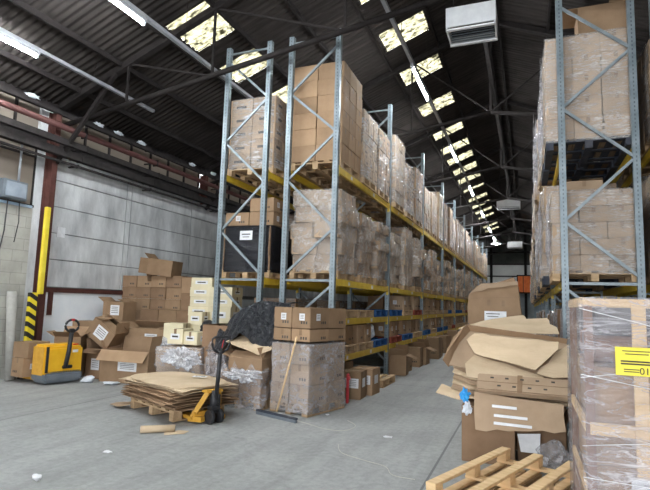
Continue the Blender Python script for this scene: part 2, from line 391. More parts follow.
roofside(WX - .1, RX, [(-3.25, -2.2, a, b) for a, b in sky_b] + [(-6.4, -5.5, a, b) for a, b in sky_a], 'ceiling')
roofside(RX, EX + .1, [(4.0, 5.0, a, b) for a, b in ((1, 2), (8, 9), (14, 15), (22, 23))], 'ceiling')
# ridge cap
struct(MB().prism([(RX - .22, Y0 - .3, roofz(RX - .22) + .035), (RX, Y0 - .3, RZ + .06), (RX + .22, Y0 - .3, roofz(RX + .22) + .035), (RX, Y0 - .3, RZ + .1)], (0, Y1 - Y0 + .6, 0)), 'trim_1', roofm)
# left wall, blockwork bay then panel bays
TR_Y = [-3.05, 2.3, 7.65, 13.0, 18.35, 23.7, 29.05, 34.4, 39.75, 45.1]
struct(MB().box((WX - .12, (Y0 + 7.5) / 2, 1.68), (.24, 7.5 - Y0, 3.36)), 'wall_left', blockm)
mb = MB()
mb.box((WX - .1, 7.53, 2.8), (.2, .42, 5.6), mat=0)
mb.box((WX - .14, (7.5 + Y1) / 2, 2.32), (.24, Y1 - 7.5, 4.64), mat=1)
zz = [1.78, 2.36, 2.92, 3.48, 4.04, 4.56]
ys = [7.72, 9.85, 10.02, 12.5, 15.2, 18.2, 20.9, 23.5, 26.2, 29, 34, 39, 44, 48]
for i in range(len(ys) - 1):
    for j in range(len(zz) - 1):
        mb.box((WX, (ys[i] + ys[i + 1]) / 2, (zz[j] + zz[j + 1]) / 2), (.06, ys[i + 1] - ys[i] - .025, zz[j + 1] - zz[j] - .02), mat=0)
mb.box((WX, (7.72 + Y1) / 2, .2), (.05, Y1 - 7.72, .4), mat=0)
struct(mb, 'wall_left', [panelm, jointm])
struct(MB().box((WX + .03, 9.85, 1.06), (.05, 4.2, 1.22)).box((WX + .03, 16, 1.06), (.05, 7.9, 1.22)), 'trim_2', boardm)
struct(MB().box((WX + .06, 9.85, 1.72), (.08, 4.3, .09)).box((WX + .06, 7.86, 1.45), (.07, .1, .5)), 'trim_3', redcol)
# upper fascia, eaves and window bands of the left wall
struct(MB().box((WX - .1, (Y0 + Y1) / 2, 4.76), (.22, Y1 - Y0, .24)).box((WX - .1, (Y0 + Y1) / 2, 5.6), (.22, Y1 - Y0, .16)), 'trim_4', dark)
for i in range(len(TR_Y) - 1):
    a, b = TR_Y[i] + .14, TR_Y[i + 1] - .14
    w = struct(MB().box((WX - .08, (a + b) / 2, 5.2), (.012, b - a, .66)), 'window_%d' % WN, panem); WN += 1
    mb = MB(); n = 7
    for k in range(n + 1):
        y = a + (b - a) * k / n; mb.box((WX - .05, y, 5.2), (.05, .04, .66))
    mb.box((WX - .05, (a + b) / 2, 5.5), (.05, b - a, .035))
    mb.build('window_frame', dark, w)
for a, b in ((Y0, -3.2), (-2.9, 2.15), (2.45, 7.33)):
    w = struct(MB().box((WX - .08, (a + b) / 2, 3.99), (.012, b - a, 1.26)), 'window_%d' % WN, panem); WN += 1
    mb = MB(); n = max(2, int((b - a) / 1.15))
    for k in range(n + 1): mb.box((WX - .05, a + (b - a) * k / n, 3.99), (.05, .045, 1.26))
    mb.box((WX - .04, (a + b) / 2, 3.385), (.1, b - a, .05)); mb.box((WX - .05, (a + b) / 2, 4.42), (.05, b - a, .04))
    mb.build('window_frame', dark, w)
struct(MB().box((WX + .02, (2.45 + 7.3) / 2, 3.36), (.05, 4.8, .05)), 'trim_5', surf('pale_blue_sill', (.25, .38, .52), (.4, .5, .6), 5))
# right wall and end walls
struct(MB().box((EX + .12, (Y0 + Y1) / 2, 2.85), (.24, Y1 - Y0, 5.7)), 'wall_right', panelm)
mb = MB()
mb.box(((WX + EX) / 2, Y1 + .12, 4.75), (EX - WX, .24, 1.7), mat=0)
mb.box(((WX + EX) / 2, Y1 + .12, 1.95), (EX - WX, .24, 3.9), mat=2)
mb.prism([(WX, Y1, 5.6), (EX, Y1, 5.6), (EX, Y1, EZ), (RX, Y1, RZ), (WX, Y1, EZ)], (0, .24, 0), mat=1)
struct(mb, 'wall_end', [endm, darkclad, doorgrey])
mb = MB()
for x in (-7, -5.1, -3.0, -.15, 2, 5): mb.box((x, Y1 - .1, 4.2 if x != -.15 else 4.4), (.22, .2, 8.4 if x == -.15 else 6.4))
for z in (3.85, 4.5, 5.55, 6.6): mb.box((RX, Y1 - .08, z), (EX - WX - (0 if z < 5.6 else 5), .12, .1))
struct(mb, 'trim_6', trussm)
# wall behind the camera, with the open loading door that lets the daylight in
DX0, DX1, DZ = -6.6, 3.6, 4.9
mb = MB()
mb.box(((WX + DX0) / 2, Y0 - .12, 2.8), (DX0 - WX, .24, 5.6)); mb.box(((DX1 + EX) / 2, Y0 - .12, 2.8), (EX - DX1, .24, 5.6))
mb.box(((DX0 + DX1) / 2, Y0 - .12, (DZ + 5.6) / 2), (DX1 - DX0, .24, 5.6 - DZ))
mb.prism([(WX, Y0, 5.6), (EX, Y0, 5.6), (EX, Y0, EZ), (RX, Y0, RZ), (WX, Y0, EZ)], (0, -.24, 0))
struct(mb, 'wall_back', outm)
# columns
for i, y in enumerate(TR_Y):
    if y > 24 or y < 0: continue
    c = thing('steel_column', {2: 'red oxide steel column on the left wall, hidden out of frame'}.get(i, ''), 'column', (WX + .12, y - .1, 0))
    c['label'] = ['', '', 'red brown steel column behind the yellow guard rail on the left wall', 'dark red steel column on left wall behind the cream cartons',
                  'dark red steel column on left wall, one bay behind the first rack frame', 'farthest dark red steel column on the left wall'][i + (1 if i == 1 else 0)] if i != 1 else 'red brown steel column on the left wall nearest the camera'
    zb_, ht = (.02, 5.4) if y < 12 else (4.5, .9)
    MB().box((-.1, 0, zb_ + ht / 2), (.018, .13, ht)).box((.1, 0, zb_ + ht / 2), (.018, .13, ht)).box((0, 0, zb_ + ht / 2), (.2, .012, ht)).build('shaft', redcol, c)
    MB().bar((.08, .05, 4.35), (1.5, .05, roofz(WX + 1.6) - .2), .07, .07).build('knee_brace', trussm, c)
# trusses
for i, y in enumerate(TR_Y):
    if y < 0: continue
    where = {1: 'nearest the camera, over the front floor', 2: 'above the front pallet racks', 3: 'one bay behind the rack front', 4: 'third one visible down the aisle', 5: 'fourth one visible down the aisle',
             6: 'fifth one visible down the aisle', 7: 'sixth one visible down the aisle', 8: 'second from the far gable', 9: 'last one before the far gable'}[i]
    t = thing('roof_truss', 'dark steel roof truss with a raised tie, ' + where, 'roof truss', (RX, y, 0))
    hw = RX - WX - .15
    ztie = lambda x: 6.5 - .165 * abs(x)
    zr = lambda x: RZ - SLOPE * abs(x) - .13
    for s in (-1, 1):
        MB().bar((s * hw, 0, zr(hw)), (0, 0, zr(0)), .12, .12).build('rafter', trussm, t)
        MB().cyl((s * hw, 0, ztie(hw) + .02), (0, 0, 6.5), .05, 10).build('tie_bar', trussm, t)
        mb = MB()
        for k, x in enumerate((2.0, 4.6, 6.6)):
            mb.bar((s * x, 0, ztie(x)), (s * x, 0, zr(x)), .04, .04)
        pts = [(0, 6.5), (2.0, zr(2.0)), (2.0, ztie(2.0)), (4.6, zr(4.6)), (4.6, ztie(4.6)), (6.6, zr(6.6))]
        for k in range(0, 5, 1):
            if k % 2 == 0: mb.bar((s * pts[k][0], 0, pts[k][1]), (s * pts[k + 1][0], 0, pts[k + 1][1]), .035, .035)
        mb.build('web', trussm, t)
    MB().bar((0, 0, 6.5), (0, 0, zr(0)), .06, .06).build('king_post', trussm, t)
# purlins (along the building), ridge beam
tn = 7
for x in (-8.6, -7.55, -6.5, -5.42, -4.35, -3.35, -2.1, 0.55, 1.7, 2.8, 3.9, 5.1, 6.2, 7.2):
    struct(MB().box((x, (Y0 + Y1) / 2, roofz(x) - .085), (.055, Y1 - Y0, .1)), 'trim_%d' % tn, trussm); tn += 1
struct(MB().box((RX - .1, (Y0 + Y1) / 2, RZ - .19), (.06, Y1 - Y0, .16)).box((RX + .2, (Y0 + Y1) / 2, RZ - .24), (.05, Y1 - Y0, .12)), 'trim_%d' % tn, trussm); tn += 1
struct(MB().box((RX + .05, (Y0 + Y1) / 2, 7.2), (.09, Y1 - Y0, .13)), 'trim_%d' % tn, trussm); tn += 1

# services on the left wall
def run(name, label, cat, x, z, r, m, y0=Y0 + .2, y1=Y1 - .3, sq=False, clamps=True):
    t = thing(name, label, cat, (x, y0, z))
    if sq: MB().box((0, (y1 - y0) / 2, 0), (r * 2, y1 - y0, r * 2.2)).build('length', m, t)
    else: MB().cyl((0, 0, 0), (0, y1 - y0, 0), r, 14).build('length', m, t)
    if clamps:
        k = 0
        for y in TR_Y:
            if y0 + .1 < y < 30:
                for dy in (.4, 2.7):
                    MB().box((-(x - WX) / 2 + .04, y + dy - y0, 0), (abs(x - WX) - .02, .04, .03)).box((0, y + dy - y0, 0), (2.5 * r, .03, 2.5 * r)).build('bracket', dark, t)
    return t
run('red_pipe', 'red oxide painted pipe running along the left wall under the window strip', 'pipe', WX + .42, 5.07, .062, redpipe)
run('crane_rail', 'upper dark steel beam along the left wall below the red pipe', 'beam', WX + .5, 4.74, .055, dark, sq=True)
run('crane_rail', 'lower dark steel beam along the left wall, second below the red pipe', 'beam', WX + .36, 4.55, .07, dark, sq=True)
run('black_pipe', 'thin black pipe along the left wall just above the concrete panels', 'pipe', WX + .3, 4.38, .03, dark)
run('cable_tray', 'narrow cable tray beneath the eaves holding loose white wrapping', 'cable tray', WX + .22, 5.42, .04, dark, sq=True)
def crumple(rx, ry, rz, seed, amp=.45, sub=3):
    mb = MB(); g = bmesh.ops.create_icosphere(mb.bm, subdivisions=sub, radius=1)
    for v in g['verts']:
        n = 1 + amp * noise.noise(v.co * 2.1 + Vector((seed, seed * 2, 0))) + amp * .5 * noise.noise(v.co * 5 + Vector((0, seed, 3)))
        v.co = Vector((v.co.x * rx * n, v.co.y * ry * n, v.co.z * rz * n))
    return mb
for i, (y, l) in enumerate(((6.9, 'beside the first column'), (8.6, 'above the white wall panels'), (9.2, 'second one above the panels'), (10.0, 'third one above the panels'), (12.1, 'nearest the rack'), (13.2, 'hidden half behind the rack post'))):
    o = crumple(.035, .12, .04, i, .9).build('crumpled_wrapping', whiteb, None, (WX + .24, y, 5.52))
    tag(o, 'crumpled white wrapping caught on the wall cable tray, ' + l, 'wrapping')
# yellow guards, switch box, roll of grey material
g = thing('column_guard', 'tall yellow guard rail fixed upright in front of the red column', 'guard rail', (WX + .3, 7.42, 0))
MB().box((0, 0, 2.5), (.08, .10, 1.75), bevel=.01).build('rail', surf('faded_yellow_paint', (.66, .52, .04), (.78, .62, .08), 4), g)
g2 = tag(MB().box((0, 0, .9), (.08, .17, 1.5), bevel=.01).build('hazard_post', hazard, None, (WX + .28, 7.28, 0)), 'black and yellow striped guard post at the foot of the column', 'guard post')
MB().box((0, 0, .07), (.14, .22, .14)).build('foot', dark, g2)
b = thing('switch_box', 'dark electrical switch box mounted on the blockwork wall', 'electrical box', (WX + .1, 6.78, 3.5))
MB().box((0, 0, .1), (.18, .5, .36), bevel=.01).build('enclosure', gmach, b)
MB().box((.1, 0, .1), (.02, .42, .28), bevel=.004).build('lid', surf('switch_lid', (.2, .23, .27), (.28, .32, .36), 4), b)
MB().cyl((0, .1, .28), (0, .1, 1.1), .022).build('conduit', batten, b)
MB().tube([(.03, -.1, -.1), (.04, -.12, -.7), (.03, -.2, -1.3), (.02, -.28, -1.6)], .012).build('cable', black, b)
MB().tube([(.03, .14, -.1), (.05, .15, -.5), (.04, .1, -.9)], .009).build('cable', black, b)
s = tag(MB().box((0, 0, 0), (.012, .2, .22)).build('wall_sign', paper, None, (WX + .045, 8.0, 2.95)), 'small white notice on the panels beside the yellow guard', 'sign')
r = thing('carpet_roll', 'tall grey roll standing against the blockwork wall at the left edge', 'roll', (WX + .26, 6.98, 0))
MB().cyl((0, 0, 0.01), (-.12, -.04, 1.66), .085, 20).build('roll', surf('grey_felt', (.3, .29, .27), (.38, .37, .34), 8, rough=.95), r)

# ------------------------------------------------------------------ lamps
def tube_lamp(x, y, z, L, label):
    t = thing('fluorescent_lamp', label, 'lamp', (x, y, z))
    MB().box((0, L / 2, .06), (.07, L + .06, .06), bevel=.006).build('housing', batten, t)
    MB().cyl((0, .03, 0), (0, L - .03, 0), .021, 12).build('tube', tubem, t)
    MB().box((0, .015, .01), (.05, .03, .08)).box((0, L - .015, .01), (.05, .03, .08)).build('end_holder', white, t)
def trunk(x, z, y0, y1, label):
    t = thing('lighting_trunking', label, 'trunking', (x, y0, z))
    MB().box((0, (y1 - y0) / 2, .125), (.07, y1 - y0, .06)).build('channel', batten, t)
    k = 0; y = .4
    while y < y1 - y0:
        MB().cyl((0, y, .15), (0, y, roofz(x) - z - .1), .006, 6).build('hanger', trussm, t); y += 2.7
trunk(-7.8, 5.68, -4, 8.9, 'grey lighting trunking nearest the left wall'); trunk(-5.7, 6.0, -4, 13.5, 'grey lighting trunking between left wall and racks'); trunk(-2.2, 6.6, -2, 40.5, 'long grey lighting trunking down the main aisle')
for L in ((-7.8, 4.2, 5.68, 1.75, 'lit fluorescent tube at upper left nearest the wall'), (-5.7, 4.35, 6.0, 1.8, 'lit fluorescent tube at upper left, second row from the wall'),
          (-7.8, -2.0, 5.68, 1.8, 'lit fluorescent tube by left wall behind the camera'), (-5.7, -1.5, 6.0, 1.8, 'lit fluorescent tube above left floor behind the camera'),
          (-2.2, 10.2, 6.6, 1.8, 'largest lit fluorescent tube above the aisle beside the rack front'), (-2.2, 15.8, 6.6, 1.8, 'second lit fluorescent tube down the aisle'),
          (-2.2, 21.4, 6.6, 1.8, 'third lit fluorescent tube down the aisle'), (-2.2, 27.2, 6.6, 1.8, 'fourth lit fluorescent tube down the aisle'), (-2.2, 33, 6.6, 1.8, 'fifth lit fluorescent tube down the aisle'),
          (-2.2, 37.6, 6.6, 1.8, 'sixth lit fluorescent tube down the aisle'), (-2.2, 4.2, 6.6, 1.8, 'lit fluorescent tube over the aisle entrance'), (-2.2, -1, 6.6, 1.8, 'lit fluorescent tube over the aisle behind the camera')):
    tube_lamp(L[0], L[1], L[2], L[3], L[4])
p = thing('pendant_lamp', 'white dish pendant lamp at the far end of the aisle', 'lamp', (-2.2, 41.5, 6.6))
mb = MB(); prof = [(.05, .35), (.12, .3), (.2, .2), (.38, .05), (.45, 0)]
mb.grid(lambda u, v: (lambda r, z: (r * math.cos(v * 2 * math.pi), r * math.sin(v * 2 * math.pi), z))(*[prof[min(4, int(u * 4 + .5))][q] for q in (0, 1)]), 4, 20)
solid(mb.build('shade', white, p), .01)
MB().cyl((0, 0, -.02), (0, 0, .12), .12, 14).build('bulb', tubem, p); MB().cyl((0, 0, .33), (0, 0, 1.9), .015, 8).build('rod', dark, p)
# roof heaters
def heater(x, y, z, w, label, hang):
    t = thing('unit_heater', label, 'heater', (x, y, z)); h = .40; d = .62
    mb = MB()
    for (c, q) in (((-w / 2, 0, h / 2), (.03, d, h)), ((w / 2, 0, h / 2), (.03, d, h)), ((0, 0, h), (w + .03, d, .03)), ((0, d / 2, h / 2), (w, .03, h)), ((0, -d / 2, h / 2 + .02), (w + .03, .03, h - .04)),
                   ((0, -d / 2 + .03, .0), (w + .03, .06, .03)), ((0, d / 2 - .03, .0), (w + .03, .06, .03))): mb.box(c, q)
    mb.build('casing', white, t)
    mb = MB()
    for k in range(6): mb.box((0, -d / 2 + .1 + .085 * k, .03), (w - .06, .05, .008), Matrix.Rotation(R(40), 3, 'X'))
    mb.build('louvre', gmach, t)
    MB().box((0, 0, .14), (w - .05, d - .08, .01)).build('dark_plate', dark, t)  # dark plate painted in for the shaded inside of the casing
    for q in (-1, 1): MB().cyl((q * w * .4, 0, h), (q * w * .4, 0, h + hang), .012, 8).build('hanger', dark, t)
heater(-.87, 9.1, 6.52, .82, 'white unit heater hanging below the ridge, nearest the camera', 2.0)
heater(-.85, 27.5, 6.75, 1.1, 'white unit heater hanging midway down the aisle', 1.7)
heater(-.8, 38.5, 5.95, .95, 'white unit heater hanging farthest down the aisle', 2.5)
o = thing('orange_screen', 'orange sheeted screen in a dark frame on the far end wall', 'screen', (-.05, Y1 - .5, 0))
MB().box((0, 0, 3.75), (1.5, .06, 1.5)).build('sheet', orangem, o)
MB().box((-.78, -.06, 2.3), (.09, .09, 4.6)).box((.78, -.06, 2.3), (.09, .09, 4.6)).box((0, -.06, 4.55), (1.6, .09, .09)).box((0, -.06, 3.05), (1.6, .09, .09)).box((-.3, -.06, 3.8), (.05, .05, 1.5)).build('frame', dark, o)

# ------------------------------------------------------------------ cartons, pallets, loads
def open_carton(x, y, z, w, d, h, label, rz=0, flaps=(60, 60, 60, 60), m=None, rot=None, lab_face=None, group=None, fl_=None):
    """hollow carton with its four flaps hinged at the rim; flap angle 0 = closed flat, 90 = upright, above 90 folded out"""
    m = m or kraft; T = .007
    t = thing('open_carton', label, 'box', (x, y, z), rz, group, rot)
    mb = MB(); mb.box((0, 0, T / 2), (w, d, T))
    for s in (-1, 1):
        mb.box((s * (w / 2 - T / 2), 0, h / 2), (T, d, h)); mb.box((0, s * (d / 2 - T / 2), h / 2), (w - 2 * T, T, h))
    mb.build('body', m, t)
    L = fl_ or min(w, d) / 2
    for i, a in enumerate(flaps):      # 0:-y 1:+y 2:-x 3:+x
        if a is None: continue
        ang = R(a)
        if i < 2:
            s = -1 if i == 0 else 1
            p0 = Vector((0, s * (d / 2 - T / 2), h)); dirv = Vector((0, -s * math.cos(ang), math.sin(ang))); e = Vector((w / 2 - .004, 0, 0)); l = L
        else:
            s = -1 if i == 2 else 1
            p0 = Vector((s * (w / 2 - T / 2), 0, h)); dirv = Vector((-s * math.cos(ang), 0, math.sin(ang))); e = Vector((0, d / 2 - .004, 0)); l = min(w, d) / 2 * .95
        nrm = dirv.cross(e).normalized() * T
        a_, b_ = p0 - e, p0 + e; c_, d_ = p0 + e * .97 + dirv * l, p0 - e * .97 + dirv * l
        MB().prism([a_, b_, c_, d_], nrm).build('flap', m, t)
    if lab_face:
        (fx, fz, fw, fh, face) = lab_face
        mb = MB()
        if face == '-y':
            mb.box((fx, -d / 2 - .001, fz), (fw, .002, fh)); 
            for k in range(4): mb.box((fx, -d / 2 - .0025, fz + fh * .3 - fh * .18 * k), (fw * .75, .001, fh * .05), mat=1)
        else:
            mb.box((w / 2 + .001, fx, fz), (.002, fw, fh))
            for k in range(4): mb.box((w / 2 + .0025, fx, fz + fh * .3 - fh * .18 * k), (.001, fw * .75, fh * .05), mat=1)
        mb.build('shipping_label', [paper, ink], t)
    return t


CC = {}
def carton_mesh(w, d, h, m=None, style='plain'):
    m = m or kraft
    key = (round(w, 2), round(d, 2), round(h, 2), m.name, style)
    if key in CC: return CC[key]
    w, d, h = key[:3]; mb = MB(); b = .006; e = .0012
    mb.box((0, 0, h / 2), (w, d, h), bevel=b)
    ta = .05
    if w >= d:
        mb.box((0, 0, h), (w - 2 * b, .006, e), mat=2); mb.box((0, 0, h + .0006), (w - b, ta, e), mat=1)
        for s in (-1, 1): mb.box((s * w / 2, 0, h - .045), (e, ta, .09), mat=1)
    else:
        mb.box((0, 0, h), (.006, d - 2 * b, e), mat=2); mb.box((0, 0, h + .0006), (ta, d - b, e), mat=1)
        for s in (-1, 1): mb.box((0, s * d / 2, h - .045), (ta, e, .09), mat=1)
    if style in ('print', 'label'):      # handling marks low on the corners of the sides
        for s in (-1, 1):
            for k in (0, 1, 2):
                mb.box((s * w / 2, d * .30 - k * .045, h * .28), (e, .028, .04), mat=2)
                mb.box((w * .30 - k * .045, s * d / 2, h * .28), (.028, e, .04), mat=2)
    if style == 'label':
        mb.box((w / 2, -d * .08, h * .55), (e * 1.5, .10, .10), mat=3); mb.box((w * .05, -d / 2, h * .55), (.10, e * 1.5, .10), mat=3)
        for k in range(3):
            mb.box((w / 2 + .001, -d * .08, h * .55 + .025 - .022 * k), (e * 1.5, .06, .006), mat=2); mb.box((w * .05, -d / 2 - .001, h * .55 + .025 - .022 * k), (.06, e * 1.5, .006), mat=2)
    if style == 'word':                  # long printed bar on the face
        for s in (-1, 1):
            mb.box((0, s * d / 2, h * .42), (w * .45, e, .05), mat=2); mb.box((s * w / 2, 0, h * .42), (e, d * .45, .05), mat=2)
    if style == 'cream':
        mb.box((w / 2, 0, h * .5), (e, d * .5, h * .4), mat=3); mb.box((0, -d / 2, h * .5), (w * .6, e, h * .38), mat=3)
        mb.box((0, -d / 2 - .001, h * .5), (w * .4, e, h * .12), mat=2); mb.box((w / 2 + .001, 0, h * .5), (e, d * .35, h * .12), mat=2)
    if style == 'tag':                   # large white document pouch
        mb.box((w * .12, -d / 2, h * .58), (.24, e * 2, .16), mat=3); mb.box((w / 2, 0, h * .58), (e * 2, .2, .15), mat=3)
        for k in range(4): mb.box((w * .12, -d / 2 - .002, h * .58 + .05 - .03 * k), (.16, e, .006), mat=2)
    me = mb.mesh('carton', [m, tape, ink if style != 'plain' else seam, paper]); CC[key] = me
    return me
def carton(x, y, z, w, d, h, label, rz=0, m=None, style='plain', group=None, rot=None, name='carton'):
    o = link(name, carton_mesh(w, d, h, m, style), None, (x, y, z), rz, rot)
    return tag(o, label, 'box', group)
PM = {}
def pallet_mesh(w, d, m):
    key = (round(w, 2), round(d, 2), m.name)
    if key in PM: return PM[key]
    w, d = key[:2]; mb = MB()
    for i in range(3): mb.box(((i - 1) * (w - .1) / 2, 0, .011), (.1, d, .022))
    for i in range(3):
        for j in range(3): mb.box(((i - 1) * (w - .1) / 2, (j - 1) * (d - .13) / 2, .061), (.1, .13, .078))
    for j in range(3): mb.box((0, (j - 1) * (d - .13) / 2, .111), (w, .12, .022))
    n = 5 if w < 1 else 6
    for i in range(n): mb.box((-(w - .1) / 2 + (w - .1) * i / (n - 1), 0, .133), (.11, d, .022))
    PM[key] = mb.mesh('pallet', m); return PM[key]
def hull(pts):
    pts = sorted({(round(a, 4), round(b, 4)) for a, b in pts})
    def half(p):
        h = []
        for q in p:
            while len(h) > 1 and (h[-1][0] - h[-2][0]) * (q[1] - h[-2][1]) - (h[-1][1] - h[-2][1]) * (q[0] - h[-2][0]) <= 0: h.pop()
            h.append(q)
        return h[:-1]
    return half(pts) + half(pts[::-1])
def radius(h, th):
    dx, dy = math.cos(th), math.sin(th); best = 9
    for i in range(len(h)):
        a = h[i]; b = h[(i + 1) % len(h)]; ex, ey = b[0] - a[0], b[1] - a[1]; det = dx * ey - dy * ex
        if abs(det) < 1e-9: continue
        t = (a[0] * ey - a[1] * ex) / det
        u_ = (a[0] * dy - a[1] * dx) / det
        if not -.02 <= u_ <= 1.02: continue
        if t > .05: best = min(best, t)
    return best if best < 2 else .6
def wrap(layers, z0, parent, m, off=.012, amp=.012, seed=0, top=True, skirt=0.0, na=56, fine=.07, ragged=0):
    # layers: list of (z bottom, z top, [corner points])
    hs = [(a, b, hull(p)) for a, b, p in layers]; z1 = hs[-1][1]; nz = max(3, int((z1 - z0 + skirt) / fine)); mb = MB(); rings = []
    # angles bunched at the corners of the footprint
    for k in range(nz + 1):
        z = z0 - skirt + (z1 - z0 + skirt + .008) * k / nz; ring = []
        for i in range(na):
            th = 2 * math.pi * i / na; r = 0; ws = 0
            for a, b, h in hs:
                c = (a + b) / 2; wgt = math.exp(-((z - c) / ((b - a) * .5)) ** 2) + 1e-6
                r += radius(h, th) * wgt; ws += wgt
            r = r / ws
            for a, b, h in hs:
                if a - .01 <= z <= b + .01: r = max(r, radius(h, th))
            p = Vector((math.cos(th), math.sin(th), 0)); q = Vector((p.x * 2.3, p.y * 2.3, z * 5))
            r += off + amp * noise.noise(q + Vector((seed, 0, 0))) + amp * .5 * noise.noise(q * 3)
            zz_ = z + (ragged * noise.noise(Vector((p.x * 3, p.y * 3, seed))) if k == nz and ragged else 0)
            ring.append(mb.bm.verts.new((p.x * r, p.y * r, zz_)))
        rings.append(ring)
    if top:
        rings.append([mb.bm.verts.new((v.co.x * .8, v.co.y * .8, z1 + .014 + .01 * rnd.random())) for v in rings[-1]])
    for k in range(len(rings) - 1):
        for i in range(na):
            f = mb.bm.faces.new((rings[k][i], rings[k][(i + 1) % na], rings[k + 1][(i + 1) % na], rings[k + 1][i])); f.smooth = True
    return mb.build('stretch_wrap', m, parent)
def load(label, x, y, z, w, d, nl, lh, nx, ny, jit=.006, rot=0.0, wrapm='film', rz=0, m=None, style='print', pm=None, group=None, name=None, cat='pallet load', yaw=.0, skirt=.04, extra=None, na=56, pal=True, fine=.07, seed=None):
    if wrapm == 'film': wrapm = film
    m = m or kraft_far
    seed = rnd.random() * 50 if seed is None else seed
    name = name or ('wrapped_pallet_load' if wrapm else 'pallet_load')
    t = thing(name, label, cat, (x, y, z), rz, group)
    pt = 0
    if pal: link('pallet', pallet_mesh(min(w, 1.2) if w > .9 else w, d, pm or wood), t); pt = .146
    layers = []; zc = pt
    for l in range(nl):
        h = lh[l % len(lh)] if isinstance(lh, (list, tuple)) else lh
        pts = []; ox, oy = (rnd.uniform(-jit, jit) * .8, rnd.uniform(-jit, jit) * .8) if jit > .03 else (0, 0); a_, b_ = (nx, ny) if (l % 2 == 0 or nx == ny) else (nx, ny)
        for i in range(a_):
            for j in range(b_):
                if 0 < i < a_ - 1 and 0 < j < b_ - 1 and l < nl - 1: continue
                cw, cd = w / a_, d / b_
                sh = .0 if not jit else jit
                cx = -w / 2 + cw * (i + .5) + rnd.uniform(-sh, sh) + ox; cy = -d / 2 + cd * (j + .5) + rnd.uniform(-sh, sh) + oy; ro = rnd.uniform(-rot, rot)
                o = link('carton', carton_mesh(cw - .006, cd - .006, h - .004, m, style), t, (cx, cy, zc + .001), ro)
                for sx in (-1, 1):
                    for sy in (-1, 1):
                        qx, qy = sx * cw / 2, sy * cd / 2
                        pts.append((cx + qx * math.cos(ro) - qy * math.sin(ro), cy + qx * math.sin(ro) + qy * math.cos(ro)))
        layers.append((zc, zc + h, pts)); zc += h
    if extra:
        (ew, ed, eh, ex, ey) = extra
        link('carton', carton_mesh(ew, ed, eh, m, style), t, (ex, ey, zc + .002))
    if wrapm: wrap(layers, pt, t, wrapm, amp=.010 + jit * .5, seed=seed, skirt=skirt if pal else 0, na=na, fine=fine)
    return t
def bare_pallet(x, y, z, label, w=1.0, d=1.1, m=None, group=None, rz=0):
    o = link('wooden_pallet', pallet_mesh(w, d, m or wood), None, (x, y, z), rz); return tag(o, label, 'pallet', group)

# ------------------------------------------------------------------ racking
FH = 6.42
post_me = None
def post_mesh():
    mb = MB()
    mb.box((0, -.042, FH / 2), (.09, .004, FH)).box((-.043, 0, FH / 2), (.004, .08, FH)).box((.043, 0, FH / 2), (.004, .08, FH))
    mb.box((-.034, .04, FH / 2), (.02, .004, FH)).box((.034, .04, FH / 2), (.02, .004, FH))
    mb.box((0, 0, .004), (.13, .13, .008))
    return mb.mesh('post', postm)
post_me = post_mesh()
def brace_mesh(dep, side):
    # side=+1: the zigzag's aisle nodes are at +x
    A = [.35, 1.92, 2.88, 4.56, 6.15]; B = [1.15, 2.08, 3.75, 5.35]
    seq = [(A[0], B[0]), (B[0], A[1]), (B[1], A[2]), (A[2], B[2]), (B[2], A[3]), (A[3], B[3]), (B[3], A[4])]
    ax = dep / 2 - .05; mb = MB()
    kinds = ['AB', 'BA', 'BA', 'AB', 'BA', 'AB', 'BA']
    for (p, q), k in zip(seq, kinds):
        xa, xb = (ax, -ax) if k == 'AB' else (-ax, ax)
        mb.bar((xa * side, 0, p), (xb * side, 0, q), .03, .04)
    for z in (.2, 1.99): mb.bar((-ax, 0, z), (ax, 0, z), .03, .04)
    mb.bar((-ax, 0, FH - .12), (ax, 0, FH - .12), .03, .03)
    return mb.mesh('brace', galv)
def rack(label, x0, x1, ys, zs, side, skipb=()):
    cx = (x0 + x1) / 2; dep = x1 - x0
    t = thing('pallet_rack', label, 'pallet rack', (cx, ys[0], 0)); bm_ = brace_mesh(dep, side)
    for y in ys:
        f = link('upright_frame', post_me, t, (side * (dep / 2 - .045), y - ys[0], 0))
        link('rear_post', post_me, f, (-side * (dep - .09), 0, 0))
        link('brace', bm_, f, (-side * (dep / 2 - .045), 0, 0))
    for i in range(len(ys) - 1):
        L = ys[i + 1] - ys[i] - .09
        for z in zs:
            for s in (-1, 1):
                if (i, z) in skipb: continue
                mb = MB().box((0, 0, 0), (.045, L - .012, .115), bevel=.004)
                for e in (-1, 1): mb.box((0, e * (L / 2 - .026), -.02), (.05, .04, .2), mat=0)
                if s == side and i < 3: mb.box((side * .024, L * .12, 0), (.002, .12, .07), mat=1); mb.box((side * .024, -L * .3, 0), (.002, .09, .06), mat=1)
                mb.build('beam', [beamy, paper], t, (s * (dep / 2 - .03), (ys[i] + ys[i + 1]) / 2 - ys[0], z))
    return t
LV = [.67, 1.30, 1.97, 3.91]; TOP = .06
RY = [8.0, 11.6, 15.75, 19.8, 23.3, 27.1, 31.0, 34.9, 38.8, 42.7]
LX0, LX1 = -3.98, -2.98
rack('long galvanised and yellow pallet rack lining the left of the aisle', LX0, LX1, RY, LV, 1)
rack('galvanised and yellow pallet rack standing back to back behind the left aisle rack', -5.31, -4.34, RY[:6], [.67, 1.97, 3.91], -1)
QX0, QX1 = .45, 1.47
RYR = [8.0, 11.8, 15.7, 19.6, 23.5, 27.4, 31.3, 35.2, 39.1, 43.0]
rack('tall galvanised pallet rack lining the right of the aisle', QX0, QX1, RYR, [1.97, 3.91], -1)
rack('pallet rack standing back to back behind the right aisle rack', 1.66, 2.66, RYR[:4], [1.97, 3.91], 1)

